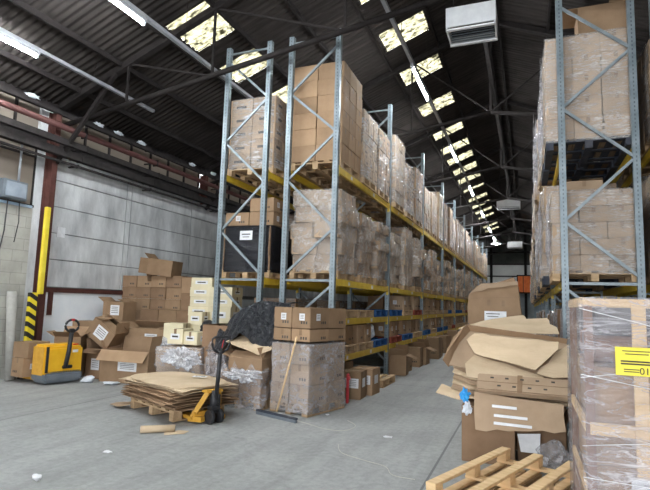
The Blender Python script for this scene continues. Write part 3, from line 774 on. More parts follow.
cx = (LX0 + LX1) / 2
def bays(ys, n=3):
    for i in range(len(ys) - 1):
        a, b = ys[i] + .1, ys[i + 1] - .1; st = (b - a) / n
        for k in range(n): yield i, k, a + st * (k + .5), st
# --- top level of the left rack
t0 = bare_pallet(cx, 8.72, LV[3] + TOP, 'wooden pallet under the tall unwrapped carton stack at rack front', .98, 1.12)
for l in range(6):
    h = .30
    for i in range(2):
        for j in range(3):
            if l < 5 and False: continue
            carton(cx - .25 + .5 * i + rnd.uniform(-.006, .006), 8.72 - .375 + .375 * j + rnd.uniform(-.006, .006), LV[3] + TOP + .148 + l * (h + .001), .495, .365, h,
                   'plain brown carton in the tall unwrapped stack on the top level at rack front', 0, kraft, 'plain', 'cartons of the unwrapped top level stack')
def jitter_rack(level, z0, hmin, hmax, first, where, xc, side, w=1.04, ys=RY, soft=.03, near_lim=7, skip=(), n=3, wm=None, whichrack='left rack', mats=(kraft_far, kraft), maxn=40, pms=None):
    c = 0
    for i, k, y, st in bays(ys, n):
        c += 1
        if c <= first or c in skip or c > maxn: continue
        far = y > 24
        nl = rnd.choice((5, 6)) if not far else 4
        tot = rnd.uniform(hmin, hmax) - .146; lh = tot / nl
        if c <= 9:
            lab = 'film wrapped carton load, %s in line on the %s of the %s' % (ORD[c - 1], where, whichrack); grp = None
        else:
            lab = 'film wrapped pallet load far down the aisle on the %s of the %s' % (where, whichrack); grp = 'far wrapped loads, %s, %s' % (where, whichrack)
        js = soft * rnd.choice((.5, 1, 1.3)) if soft > .01 else .004
        load(lab, xc + side * .02 + rnd.uniform(-.02, .02), y, z0, w * rnd.uniform(.93, 1.0) * (.94 if soft > .03 else 1), min(1.12, st - .12) * rnd.uniform(.86, .97) * (.93 if soft > .03 else 1), nl, lh, 2 if not far else 1, 3 if not far else 2,
             jit=js, rot=js * 3.0, style=rnd.choice(('plain', 'plain', 'print', 'word')) if level == 4 else 'plain', wrapm=wm or (film if rnd.random() < .3 else film_heavy), m=mats[0] if rnd.random() < .75 else mats[1], group=grp, na=48 if y < 16 else 28, fine=.07 if y < 16 else .16,
             pm=(pms[c % len(pms)] if pms else wood))
jitter_rack(4, LV[3] + TOP, 1.35, 1.85, 1, 'top level', cx, 1, soft=.012)
# --- second level from the top of the left rack: soft bulging loads
jitter_rack(3, LV[2] + TOP, 1.25, 1.65, 0, 'middle level', cx, 1, soft=.06, wm=film_soft)
# --- the two lower shelves: mostly pallets with loose cartons
pcol = [wood, wood, woodblue, wood, woodblue, woodblue, wood, woodred, wood, wood]
nb = 0
for lv, nm in ((1, 'second shelf'), (0, 'lowest shelf')):
    c = 0
    for i, k, y, st in bays(RY):
        c += 1
        if y > 33: break
        z = LV[lv] + TOP
        lab = ('pallet lying on the %s of the left rack, %s in line' % (nm, ORD[c - 1])) if c <= 9 else 'pallet far down the aisle on the %s of the left rack' % nm
        pm_ = pcol[(c + (1 if lv else 5)) % 10] if not (lv == 1 and c == 1) else wood
        if lv == 0 and c in (1, 2): pm_ = wood
        if lv == 0 and c == 3: pm_ = woodblue
        if lv == 0 and c == 4: pm_ = woodred
        if lv == 0 and c == 5: pm_ = woodblue
        bare_pallet(cx + .02, y, z, {wood: 'wooden ', woodblue: 'blue painted ', woodred: 'red painted '}[pm_] + lab, .98, min(1.1, st - .08), pm_, None if c <= 9 else 'far pallets, ' + nm)
        zc = z + .148
        if lv == 1 and c <= 4: continue
        avail = (LV[lv + 1] - .06) - zc - .02
        if lv == 0:
            if c == 3: continue
            n = 2; yy = [y - .27, y + .27]
        else: n = 2; yy = [y - .26, y + .26]
        for q in range(n):
            hh = min(avail, rnd.choice((.30, .34, .38)) if lv == 0 else rnd.uniform(.33, .43)); wd = rnd.uniform(.42, .5)
            if c > 6 and rnd.random() < .2: continue
            if c <= 7:
                l2 = 'brown carton on %s of the left rack, above %s pallet, %s one' % (nm, ORD[c - 1], ['near', 'farther'][q]); g_ = None
            else: l2 = 'brown carton far down the aisle on the %s of the left rack' % nm; g_ = 'far cartons, ' + nm
            carton(cx + .2 + rnd.uniform(-.03, .03), yy[q], zc, .5, wd, hh, l2, rnd.uniform(-.05, .05), kraft if c < 5 else (kraft_far if rnd.random() < .5 else kraft), 'label' if rnd.random() < .4 else 'print', g_)
            carton(cx - .28, yy[q], zc, .42, wd, hh, l2.replace('brown carton', 'rear brown carton'), 0, brown, 'plain', g_)
o = crumple(.13, .16, .17, 4, .35).build('plastic_bag', whiteb, None, (cx + .30, 10.62, LV[0] + TOP + .148 + .17), 0)
tag(o, 'bulging white plastic bag on the lowest shelf beside brown cartons', 'bag')
# --- things on the floor under the left rack
fl = [(-2.88, 8.72, .42, .42, .46, 'brown carton with white label on floor under rack front, nearest one', 'tag'), (-2.80, 9.25, .42, .44, .46, 'brown carton with white label on floor under rack front, second one', 'tag'),
      (-3.42, 8.95, .5, .5, .44, 'brown carton on the floor behind the two labelled ones under the rack', 'plain'), (-3.5, 9.6, .5, .5, .5, 'brown carton on the floor deep under the rack beside small pallet', 'plain')]
for k, (x, y, w, d, h) in enumerate(((-2.92, 12.2, .5, .5, .46), (-3.0, 12.9, .5, .42, .40), (-2.95, 14.1, .5, .5, .50), (-2.9, 14.8, .5, .5, .46), (-2.9, 16.6, .6, .55, .66), (-2.9, 17.3, .5, .6, .6), (-2.95, 19.0, .6, .6, .6), (-2.95, 21.2, .6, .6, .7))):
    if k in (0, 3): open_carton(x, y, .001, w, d, h, 'open carton spilling into the aisle from under the left rack, %s of these' % ('nearer' if k == 0 else 'farther'), R(rnd.uniform(-8, 8)), (140, 60, 120, 200), kraft)
    else: carton(x, y, .001, w, d, h, 'brown carton on the aisle floor edge, %s of those beyond the small pallet' % ORD[k], R(rnd.uniform(-8, 8)), kraft, 'print')
for x, y, w, d, h, lab, st_ in fl: carton(x, y, .001, w, d, h, lab, R(rnd.uniform(-6, 4)), kraft, st_)
bare_pallet(-3.05, 10.45, .001, 'small wooden pallet on the floor under the rack behind cartons', .8, 1.0, wood)
tag(MB().box((0, 0, .24), (.04, .12, .48), bevel=.015).box((.01, 0, .4), (.05, .14, .06), bevel=.01).build('red_crowbar_case', redm, None, (-2.76, 8.14, .001), R(12)), 'narrow red plastic holder standing beside the front wrapped load', 'holder')

# --- rear rack loads (left, behind)
rx = (-5.31 - 4.34) / 2
load('wrapped load of pale cartons with printed bars on top level of the rear left rack', rx, 8.75, LV[3] + TOP, .98, 1.1, 5, .27, 2, 3, .008, .01, film, style='word', m=kraft_far)
load('black film wrapped pallet load on the middle level of the rear left rack', rx, 8.75, LV[2] + TOP, 1.0, 1.1, 3, .27, 2, 2, .006, .01, film_black, style='plain', m=brown)
tag(MB().box((0, 0, 0), (.26, .004, .17)).box((0, -.003, .02), (.18, .002, .02), mat=1).box((0, -.003, -.03), (.14, .002, .015), mat=1).build('paper_notice', [paper, ink], None, (rx + .02, 8.145, LV[2] + TOP + .78)), 'white paper notice stuck on the black wrapped load', 'notice')
zb = LV[2] + TOP + .146 + .81 + .03
for q, (dx, dz, lab) in enumerate(((-.27, 0, 'left small labelled carton lying on the black wrapped load'), (.25, 0, 'right small labelled carton lying on the black wrapped load'), (.25, .26, 'small labelled carton stacked topmost on the black wrapped load'), )):
    carton(rx + dx, 8.5, zb + dz, .5, .45, .25, lab, 0, kraft, 'label')
for n_, y in enumerate((10.0, 12.4, 13.7, 15.0, 16.6, 18)):
    load('wrapped load on the top level of the rear left rack, %s from its front' % ORD[n_ + 1], rx, y, LV[3] + TOP, .98, 1.1, 4, .35, 1, 2, .02, .03, film_heavy, na=28, fine=.16)
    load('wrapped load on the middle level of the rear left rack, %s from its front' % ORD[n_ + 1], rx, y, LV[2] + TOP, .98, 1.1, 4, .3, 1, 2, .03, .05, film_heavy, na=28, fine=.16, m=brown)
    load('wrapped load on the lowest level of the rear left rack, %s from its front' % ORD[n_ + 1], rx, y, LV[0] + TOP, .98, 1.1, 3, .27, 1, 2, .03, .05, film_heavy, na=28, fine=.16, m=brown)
for q in range(3):
    carton(rx - .32 + .32 * q, 8.5, LV[0] + TOP, .3, .4, .3, ['left', 'middle', 'right'][q] + ' one of three dull cartons on lowest level of the rear left rack', 0, [kraft_far, brown, kraft][q], 'word')
carton(rx - .1, 8.55, LV[0] + TOP + .302, .5, .4, .26, 'dull carton on top of the three on lowest level of the rear rack', 0, kraft_far, 'plain')

# --- right rack loads
qx = (QX0 + QX1) / 2
def rload(label, y, z, w, d, nl, lh, nx, ny, jit=.01, rot=.012, wm=None, pm=None, dx=-.08, extra=None, style='print', m=None, group=None, na=56, fine=.07):
    t = load(label, qx + dx, y, z, w, d, nl, lh, nx, ny, jit, rot, wm or film_heavy, m=m or kraft_far, style=style, pm=pm, extra=extra, group=group, na=na, fine=fine)
    if z > 1 and y < 16:
        for q in range(2):
            H_ = nl * lh; L_ = rnd.uniform(.25, .42) * H_
            crumple(.022, .07, L_, rnd.random() * 40, .9, 3).build('loose_film', bagm, t, (-w / 2 - .035, rnd.uniform(-.4, .4) * d, .146 + rnd.uniform(.45, .6) * H_))
    return t
rload('big shrink wrapped load on blue pallet, top level at the right rack front', 8.68, LV[3] + TOP, 1.14, 1.15, 5, .32, 3, 2, .012, .01, film_heavy, wooddark, dx=-.1, style='plain')
open_carton(1.14, 8.6, LV[3] + TOP + .146 + 1.6 + .04, .72, .6, .5, 'large carton lying on top of the big wrapped load of the right rack', 0, (0, 0, 178, 20))
rload('shrink wrapped load of brown cartons, middle level at the right rack front', 8.7, LV[2] + TOP, 1.10, 1.12, 5, .235, 3, 3, .008, .01, film_heavy, wood, dx=-.07, extra=(.5, .6, .2, -.08, 0), style='plain')
for i, k, y, st in bays(RYR):
    n_ = i * 3 + k
    if n_ == 0: continue
    far = y > 22
    for lv, nm in ((3, 'top level'), (2, 'middle level')):
        lab = ('film wrapped load on the %s of the right rack, %s from the front' % (nm, ORD[n_])) if n_ < 8 else 'film wrapped load far down the %s of the right rack' % nm
        hh = rnd.uniform(1.4, 1.95) if lv == 3 else rnd.uniform(1.3, 1.66)
        if n_ == 1 and lv == 2: hh = 1.68
        rload(lab, y, LV[lv] + TOP, rnd.uniform(1.12, 1.3), min(1.15, st - .1), 4, (hh - .146) / 4, 2 if not far else 1, 2, .03 if n_ else .01, .05, group=None if n_ < 8 else 'far right loads, ' + nm,
              dx=rnd.uniform(-.15, -.06), m=kraft if rnd.random() < .4 else kraft_far, na=44 if not far else 24, fine=.08 if not far else .2, pm=wooddark if k == 1 else wood)
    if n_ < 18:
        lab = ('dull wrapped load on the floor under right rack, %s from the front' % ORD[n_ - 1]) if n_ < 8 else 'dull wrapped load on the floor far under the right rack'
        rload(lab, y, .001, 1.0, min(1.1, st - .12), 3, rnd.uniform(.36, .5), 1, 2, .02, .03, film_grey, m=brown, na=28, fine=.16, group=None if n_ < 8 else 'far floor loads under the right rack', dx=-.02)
for n_, y in enumerate((8.7, 10.0, 12.6, 13.9)):
    for lv, nm in ((3, 'top level'), (2, 'middle level')):
        load('wrapped load on the %s of the rear right rack, %s from the front' % (nm, ORD[n_]), 2.16, y, LV[lv] + TOP, 1.0, 1.1, 4, .35, 2, 2, .01, .01, film_heavy, na=28, fine=.16)

#@@FRONT@@
surf_corner = surf('dark_stained_batten', (.17, .09, .065), (.26, .15, .10), 5, rough=.7)
film_rope = surf('twisted_film', (.6, .6, .62), (.72, .72, .74), 8, rough=.3)
def smooth(pts, n=6):
    P = [Vector(p) for p in pts]; P = [P[0]] + P + [P[-1]]; out = []
    for i in range(1, len(P) - 2):
        for k in range(n):
            t = k / n; a, b, c, d = P[i - 1:i + 3]
            out.append(.5 * ((2 * b) + (c - a) * t + (2 * a - 5 * b + 4 * c - d) * t * t + (-a + 3 * b - 3 * c + d) * t ** 3))
    return out + [P[-2]]
# ------------------------------------------------------------------ left floor: electric pallet truck
t = thing('electric_pallet_truck', 'yellow and black powered pallet truck loaded with cartons by left wall', 'pallet truck', (-8.20, 7.27, 0), R(80))
mb = MB(); mb.box((0, 0, .42), (.74, .42, .50), bevel=.035); mb.box((0, .05, .66), (.70, .3, .1), bevel=.03); mb.build('motor_cover', yellow, t)
MB().box((-.33, -.212, .45), (.05, .01, .46)).box((.06, -.214, .5), (.012, .008, .40)).box((.06, -.2, .3), (.2, .06, .06), bevel=.01).build('cover_trim', black, t)
MB().box((0, -.02, .13), (.75, .48, .2), bevel=.05).build('bumper', gmach, t)
MB().box((-.375, 0, .42), (.012, .34, .5), bevel=.004).build('side_panel', orange_y, t)
MB().box((.2, -.213, .58), (.11, .006, .05)).build('sticker', paper, t)
MB().box((.28, -.03, .69), (.1, .14, .03), bevel=.006).build('battery_plug', redm, t)
for s in (-1, 1):
    MB().box((s * .2, .55, .075), (.17, .70, .06), bevel=.01).build('fork', orange_y, t)
    MB().cyl((s * .2 - .04, .8, .041), (s * .2 + .04, .8, .041), .04, 14).build('load_wheel', black, t)
MB().cyl((-.05, -.05, .1), (.05, -.05, .1), .099, 20).build('drive_wheel', black, t)
h = MB().tube([(-.02, -.28, .3), (-.01, -.34, .6), (.0, -.36, .93)], .04, 10).build('tiller', black, t)
loop = [(.0 + .13 * math.sin(a) * (1 if True else 0), -.36, 1.06 + .11 * math.cos(a)) for a in [2 * math.pi * k / 20 for k in range(20)]]
MB().tube(loop, .022, 8, closed=True).box((.0, -.36, .97), (.1, .05, .08), bevel=.01).build('handle_loop', black, h)
MB().box((.0, -.37, 1.17), (.07, .05, .04), bevel=.01).build('belly_button', redm, h)
# cartons riding on its forks
carton(-8.70, 7.02, .108, .34, .34, .34, 'small brown carton on the truck forks, nearest one', R(84), kraft, 'label')
carton(-8.70, 7.40, .108, .34, .34, .34, 'small brown carton on the truck forks, behind the near one', R(86), brown, 'print')
carton(-8.72, 7.12, .452, .44, .42, .28, 'brown carton laid over the two small cartons on the truck forks', R(88), kraft, 'tag')
open_carton(-8.62, 7.92, .001, .50, .40, .80, 'open carton with spread flaps behind the yellow truck cover', R(28), (150, 115, 150, 150), kraft)

# ------------------------------------------------------------------ left floor: cartons by the wall
open_carton(-7.15, 8.12, .001, 1.08, .62, .60, 'large open carton facing the aisle with its front flap folded down', R(4), (232, 96, 186, 100), kraft, lab_face=(.08, .31, .42, .17, '-y'), fl_=.24)
open_carton(-8.0, 8.2, .001, .42, .5, .58, 'open dark carton between yellow truck and the large open carton', R(2), (200, 100, 100, 60), brown, lab_face=(.02, .28, .2, .22, '-y'))
open_carton(-7.36, 8.84, .001, 1.02, .48, .98, 'tall open carton behind the large open carton, printed label high on it', R(3), (0, 35, 150, 12), kraft, lab_face=(.14, .80, .3, .16, '-y'), fl_=.26)
t = open_carton(-8.10, 8.22, .72, .58, .44, .40, 'tilted carton with a square white label balanced on other cartons', 0, (10, 30, 20, 62), kraft, rot=(R(4), R(34), R(10)), lab_face=(.0, .22, .27, .24, '-y'))
carton(-8.76, 8.62, .001, .74, .46, 1.08, 'big brown carton right behind the yellow pallet truck', R(3), kraft, 'plain')
carton(-8.55, 9.14, .001, .60, .44, .96, 'brown carton supporting the labelled carton near the left wall', 0, brown, 'plain')
open_carton(-8.55, 9.12, .965, .56, .42, .54, 'carton with white label and raised left flap above the tilted one', R(2), (2, 4, 148, 20), kraft, lab_face=(.05, .36, .24, .22, '-y'))
for q in range(3):
    for r_ in range(3):
        carton(-7.90 + .49 * q, 9.55, .001 + .455 * r_, .48, .42, .452, 'large brown carton in front row by left wall, %s column, %s' % (['left', 'middle', 'right'][q], ['on the floor', 'middle height', 'topmost'][r_]), rnd.uniform(-.01, .01), kraft if (q + r_) % 2 else brown, 'print')
hs = [.44, .44, .44, .27, .27, .27]
for q in range(5):
    z = .001; hh_ = hs if q < 4 else [.44, .44, .44, .42, .36]
    for r_, hh in enumerate(hh_):
        carton(-9.02 + .44 * q, 10.08 + rnd.uniform(-.02, .02), z, .432, .40, hh, 'brown carton in the rear wall of stacked cartons by the concrete panels', 0, kraft if rnd.random() < .6 else brown, 'print', 'rear stack of cartons by the left wall')
        z += hh + .003
open_carton(-7.72, 9.98, 2.30, .38, .44, .66, 'open carton lying on its side on top of the rear carton stack', 0, (150, 20, 200, 130), kraft, rot=(0, R(-84), R(6)), fl_=.2)
# cream cartons
def tower(x, y, hs, w, d, what):
    z = .001; n = len(hs)
    for k, h in enumerate(hs):
        pos = 'topmost' if k == n - 1 else ORD[n - 1 - k] + ' from the top'
        carton(x + rnd.uniform(-.02, .02), y + rnd.uniform(-.01, .02), z, w, d, h, 'cream carton in the %s, %s' % (what, pos), rnd.uniform(-.05, .05), cream, 'cream'); z += h + .002
tower(-6.42, 9.32, [.36, .36, .34, .2, .2, .2, .2, .2], .52, .4, 'taller cream stack left of the racks')
tower(-5.84, 9.2, [.38, .38, .38, .33, .2, .2], .56, .4, 'shorter cream stack beside the rear rack')
load('low film wrapped load topped by a cream carton, left of the flat cardboard stack', -6.42, 8.55, .001, .66, .6, 2, .30, 2, 2, .02, .04, bagm, m=kraft_far, style='plain', rz=R(6), name='wrapped_pallet_load')
carton(-6.42, 8.42, .80, .40, .34, .34, 'cream carton sitting on the low wrapped load left of the flat stack', R(12), cream, 'plain')
carton(-6.20, 8.84, .80, .3, .28, .30, 'cream carton behind the one on the low wrapped load', R(-5), cream, 'plain')
carton(-6.22, 8.84, 1.103, .32, .3, .26, 'small cream carton raised above the low wrapped load', R(4), cream, 'cream')
load('low film wrapped load behind the black jack handle', -5.50, 7.55, .001, .86, .6, 2, .32, 2, 2, .02, .03, bagm, m=kraft_far, style='plain', rz=R(3))
carton(-5.73, 7.62, .83, .30, .34, .26, 'cream carton with printed side on the wrapped load behind the jack', R(5), cream, 'cream')
carton(-5.40, 7.66, .83, .32, .36, .22, 'flat cream carton on the wrapped load behind the jack', R(-8), cream, 'cream')
o = tag(crumple(.17, .15, .17, 9, .5).build('black_bag', blacksheet, None, (-5.62, 8.35, 1.05)), 'black refuse bag slumped beside the cream stacks', 'bag')
carton(-5.62, 8.35, .001, .4, .4, .88, 'tall plain carton holding up the black refuse bag', 0, brown, 'plain')
open_carton(-4.83, 7.66, .83, .56, .56, .36, 'brown carton on its side, open towards the camera, near black sheet', R(3), (None, None, 5, 185), brown, rot=(0, 0, R(3)))
carton(-4.80, 7.66, .001, .54, .52, .82, 'plain brown carton under the opened carton near the black sheet', R(3), brown, 'plain')
# torn film bag load with open tops
t = load('torn wrapped load of opened brown cartons between jack and front load', -4.07, 7.18, .001, .78, .54, 2, .20, 2, 1, .01, .02, None, m=kraft, style='plain', rz=R(-4), name='wrapped_pallet_load')
wrap([(.1, .60, [(-.40, -.29), (.40, -.29), (.40, .29), (-.40, .29)])], .05, t, bagm, amp=.06, seed=4, top=False, ragged=.16, skirt=.04, na=90, fine=.04)
open_carton(-4.0, 7.16, .556, .62, .40, .19, 'open carton showing its inside on top of the torn wrapped load', R(-6), (35, 130, 165, 60), kraft, fl_=.16)
t = tag(crumple(.19, .22, .40, 31, .7, 5).build('plastic_film_heap', bagm, None, (-4.64, 7.10, .36)), 'crumpled clear plastic film heaped beside the torn wrapped load', 'plastic film')

for px_, py_, pz_, rx_, rz_, sd_, lab_ in ((-6.45, 8.22, .66, .30, .14, 3, 'loose clear film bunched on the front edge of the leftmost low wrapped load'), (-5.42, 7.24, .64, .28, .13, 8, 'loose clear film bunched on the wrapped load behind the jack handle'), (-4.0, 6.87, .50, .26, .08, 13, 'loose clear film bunched along the rim of the torn wrapped load')):
    tag(crumple(rx_, .07, rz_, sd_, .9, 5).build('plastic_film_heap', film_crease, None, (px_, py_, pz_)), lab_, 'plastic film')

def poly_sheet(name, label, cat, pts, m, thick=.008, amp=.02, seed=0, cuts=2, group=None, parent=None):
    pts = [Vector(p) for p in pts]; c = sum(pts, Vector()) / len(pts)
    n = Vector()
    for i in range(len(pts)): n += (pts[i] - c).cross(pts[(i + 1) % len(pts)] - c)
    n.normalize(); bm = bmesh.new(); rj = random.Random(seed); dense = []
    for i, p in enumerate(pts):
        q = pts[(i + 1) % len(pts)]; e = q - p; L = e.length; side = n.cross(e.normalized()); k_ = max(1, int(L / .09)); torn = rj.random() < .45
        for j in range(k_):
            dense.append(p + e * j / k_ + (side * rj.uniform(-.016, .016) if torn and j else Vector()))
    vs = [bm.verts.new(p - c) for p in dense]; f = bm.faces.new(vs)
    bmesh.ops.triangulate(bm, faces=[f]); bmesh.ops.subdivide_edges(bm, edges=bm.edges, cuts=cuts, use_grid_fill=True)
    for v in bm.verts: v.co += n * amp * (noise.noise(v.co * 2.2 + Vector((seed, seed, 0))) + .35 * noise.noise(v.co * 7 + Vector((seed, 0, 0))))
    for f in bm.faces: f.smooth = False
    bmesh.ops.recalc_face_normals(bm, faces=bm.faces)
    me = bpy.data.meshes.new(name); bm.to_mesh(me); bm.free(); me.materials.append(m)
    o = link(name, me, parent, c); solid(o, thick)
    return tag(o, label, cat, group) if label else o
poly_sheet('cardboard_sheet', 'large flat cardboard leaning under the black plastic sheet', 'cardboard', [(-4.50, 7.15, .96), (-4.25, 6.98, .93), (-3.80, 6.96, .80), (-3.62, 7.02, .88), (-3.62, 7.40, 1.02), (-4.3, 7.40, 1.06)], sheetm, seed=3)
# black polythene draped over cartons
carton(-4.05, 7.66, .001, .52, .30, .76, 'lower carton hidden beneath the draped black sheet', 0, brown, 'plain')
carton(-4.05, 7.66, .764, .50, .28, .78, 'upper carton hidden beneath the draped black sheet', 0, brown, 'plain')
def drape(u, v):
    x = -4.80 + 1.28 * u
    if v < .25: y, z = 7.88 - v * 1.3, 1.60
    else:
        k = (v - .25) / .75; y, z = 7.50 - .34 * k - .05 * math.sin(k * 3), 1.60 - (.62 + .12 * math.sin(u * 9 + 1)) * k ** .75
    z -= max(0, .48 - u) ** 1.25 * 1.35 * (1 - .35 * v)
    y -= .16 * max(0, .5 - u)
    q = Vector((u * 6, v * 3, 0))
    return Vector((x + .04 * noise.noise(q), y + .05 * noise.noise(q * 1.7 + Vector((3, 0, 0))) - .03 * abs(math.sin(u * 22 + v * 4)), max(.80, z) + .03 * noise.noise(q * 2)))
o = MB().grid(drape, 60, 36).build('plastic_sheet', blacksheet); solid(o, .004)
tag(o, 'crinkled black plastic sheet draped over cartons at the rack corner', 'plastic sheet')
# front wrapped load and cartons on it
load('waist high film wrapped pallet load in front of the rack with broom against it', -3.14, 7.40, .001, .70, .96, 3, .285, 2, 2, .01, .012, bagm, rz=R(-14), m=kraft_far, style='print', seed=3.3, na=110, fine=.03, skirt=.11)
rot_ = R(-14); cs, sn = math.cos(rot_), math.sin(rot_)
for zz_, hh_, tier in ((1.045, .185, 'lower tier'), (1.235, .30, 'top tier')):
    for i, (lx, ly, nm) in enumerate(((-.175, -.235, 'front left'), (.175, -.235, 'front right'), (-.175, .235, 'rear left'), (.175, .235, 'rear right'))):
        carton(-3.14 + lx * cs - ly * sn, 7.40 + lx * sn + ly * cs, zz_, .345, .465, hh_, 'loose brown carton on top of the front wrapped load, %s, %s' % (tier, nm), rot_, kraft, 'label' if tier[0] == 't' and ly < 0 else 'print')
b = thing('broom', 'wide push broom leaning against the front wrapped load', 'broom', (-3.28, 6.60, 0), R(-19))
MB().box((0, 0, .055), (.80, .05, .025), bevel=.006).build('head', wooddark, b)
MB().box((0, 0, .022), (.78, .04, .042)).build('bristles', gmach, b)
MB().cyl((0.0, .01, .09), (.10, .26, 1.12), .013, 10).build('handle', woodnew, b)

# ------------------------------------------------------------------ hand pallet jack with flat cardboard
JR = R(-22.3); jc, js_ = math.cos(JR), math.sin(JR)
SX, SY = -4.72, 6.29
def J(lx, ly): return (SX + lx * jc - ly * js_, SY + lx * js_ + ly * jc)
link_ = tag(link('wooden_pallet', pallet_mesh(1.2, .8, wood), None, (SX, SY, .012), JR), 'wooden pallet on the jack forks under the flat cardboard stack', 'pallet')
z = .168
for k in range(15):
    w_, d_ = 1.46 + rnd.uniform(-.18, .1), .98 + rnd.uniform(-.16, .08); last = k == 14
    if last: w_, d_ = 1.62, 1.06
    pts = []
    for i in range(18):
        a = 2 * math.pi * i / 18; ca, sa = math.cos(a), math.sin(a)
        e = .32 if last else .22
        px_ = w_ / 2 * math.copysign(abs(ca) ** e, ca); py_ = d_ / 2 * math.copysign(abs(sa) ** e, sa)
        pts.append((px_ * (1 + rnd.uniform(-.03, .015)), py_ * (1 + rnd.uniform(-.04, .02))))
    def sh(u, v, w_=w_, d_=d_, k=k):
        x = (u - .5) * 2; y = (v - .5) * 2; e = .12
        r_ = 1.0
        X_ = x * w_ / 2; Y_ = y * d_ / 2
        if k == 14: X_ *= 1 - .16 * y * y; Y_ *= 1 - .22 * x * x
        X_ += .02 * noise.noise(Vector((y * 3, k, 0))); Y_ += .03 * noise.noise(Vector((x * 3, k, 5)))
        droop = -.05 * max(0, abs(x) - .72) * (k / 10) - .05 * max(0, abs(y) - .7)
        return Vector((X_, Y_, droop + .010 * noise.noise(Vector((x * 1.5, y * 1.5, k * 3)))))
    jx, jy = (rnd.uniform(-.07, .07), rnd.uniform(-.04, .04)) if not last else (0, 0)
    p_ = J(jx, jy)
    o = MB().grid(sh, 16, 12, smooth=False).build('cardboard_sheet', sheetm if k > 10 else kraft, None, (p_[0], p_[1], z + .02), JR + R(rnd.uniform(-5, 5)) * (0 if last else 1)); solid(o, .007)
    tag(o, 'flattened cardboard in the stack on the hand jack, below the top sheet' if not last else 'wide top sheet of flattened cardboard on the hand jack stack', 'cardboard', None if last else 'flattened cardboard stacked on the hand jack')
    z += .0205
tx, ty = J(.25, .2)
tag(MB().box((0, 0, 0), (.2, .12, .003)).box((0, 0, .002), (.14, .015, .001), mat=1).box((0, .03, .002), (.14, .015, .001), mat=1).build('paper_label', [paper, ink], None, (tx, ty, z + .031), R(20)), 'small printed paper lying on top of the flattened cardboard stack', 'paper')
jx, jy = J(.86, .0)
t = thing('hand_pallet_jack', 'orange hand pallet jack with black upright handle under the cardboard stack', 'pallet jack', (jx + .03, jy, 0), JR)
for s in (-1, 1):
    MB().box((-.76, s * .175, .065), (1.3, .14, .045), bevel=.008).build('fork', orange_y, t)
    MB().cyl((-1.3, s * .175 - .03, .038), (-1.3, s * .175 + .03, .038), .035, 14).build('load_wheel', black, t)
    MB().bar((-.16, s * .2, .08), (-.01, s * .08, .40), .07, .06).bar((-.2, s * .22, .05), (.0, s * .15, .06), .08, .06).build('frame_arm', orange_y, t)
    MB().cyl((.04, s * .07 - .025, .09), (.04, s * .07 + .025, .09), .089, 20).cyl((.04, s * .07 - .03, .09), (.04, s * .07 + .03, .09), .04, 16).build('steer_wheel', black, t)
MB().box((-.03, 0, .41), (.12, .26, .03), bevel=.006).box((-.12, 0, .1), (.05, .44, .09), bevel=.006).build('crosshead', orange_y, t)
MB().cyl((.02, 0, .14), (.02, 0, .42), .055, 16).cyl((.02, .07, .16), (.02, .07, .36), .025, 12).box((.02, 0, .2), (.12, .14, .06), bevel=.01).build('pump', black, t)
h = MB().tube([(.05, 0, .3), (.08, 0, .6), (.10, 0, .96)], .027, 10).build('handle', black, t)
MB().tube([(.10, 0, .90), (.105, -.11, .96), (.11, -.14, 1.03), (.11, -.14, 1.10), (.11, -.11, 1.12), (.11, .11, 1.12), (.11, .14, 1.10), (.11, .14, 1.03), (.105, .11, .96)], .015, 8, closed=True).build('grip_loop', black, h)
MB().tube([(.10, .02, .98), (.09, .05, 1.08)], .007, 6).build('release_lever', redm, h)
o = thing('cardboard_tube', 'pale cardboard tube lying on the floor before the flat stack', 'tube', (-4.17, 5.22, .046), R(38))
MB().cyl((-.2, 0, 0), (.2, 0, 0), .042, 18, r2=.042).build('roll', sheetm, o); MB().cyl((.2, 0, 0), (.201, 0, 0), .03, 14).cyl((-.201, 0, 0), (-.2, 0, 0), .03, 14).build('hollow_end', ink, o)
poly_sheet('paper_scrap', 'torn brown paper scrap beside the cardboard tube', 'paper', [(-4.02, 5.15, .008), (-3.85, 5.3, .01), (-3.86, 5.42, .012), (-4.0, 5.4, .008), (-4.1, 5.25, .01)], sheetm, .002, .01, 2, 3)
poly_sheet('cardboard_scrap', 'torn cardboard end sticking out left of the flat stack pallet', 'cardboard', [(-5.75, 6.08, .03), (-5.5, 6.0, .05), (-5.35, 6.1, .08), (-5.5, 6.22, .07), (-5.74, 6.2, .03)], kraft_far, .006, .02, 6, 3)
def litter(x, y, r, lab, seed, m=paper, h=.02):
    o = crumple(r, r * .7, h, seed, .6, 2).build('paper_scrap', m, None, (x, y, h * 1.05)); tag(o, lab, 'paper')
litter(-4.0, 3.43, .045, 'crumpled white paper ball at lower left of the floor', 1, h=.028)
litter(-4.08, 4.33, .05, 'small white paper scrap on the open floor before the tube', 2, h=.01)
litter(-7.22, 7.62, .15, 'flat white film scrap on floor in front of the large open carton', 3, whiteb, .025)
litter(-7.72, 7.55, .13, 'white foam piece on the floor beside the yellow truck', 5, whiteb, .06)
litter(-1.62, 6.35, .06, 'white paper scrap on the aisle floor towards the right pile', 6, h=.006)
litter(-2.72, 7.15, .03, 'tiny white scrap on aisle floor beside the front wrapped load', 7, h=.01)
litter(-3.9, 7.0, .06, 'white scrap on floor between the torn load and the broom', 8, h=.012)
o = MB().tube(smooth([(-3.0, 6.62, .006), (-2.75, 6.5, .006), (-2.45, 6.35, .006), (-2.2, 6.38, .006), (-2.15, 6.7, .006), (-2.35, 6.95, .006)]), .0028, 6).build('string', twine); tag(o, 'curl of pale string on the floor right of the broom', 'string')
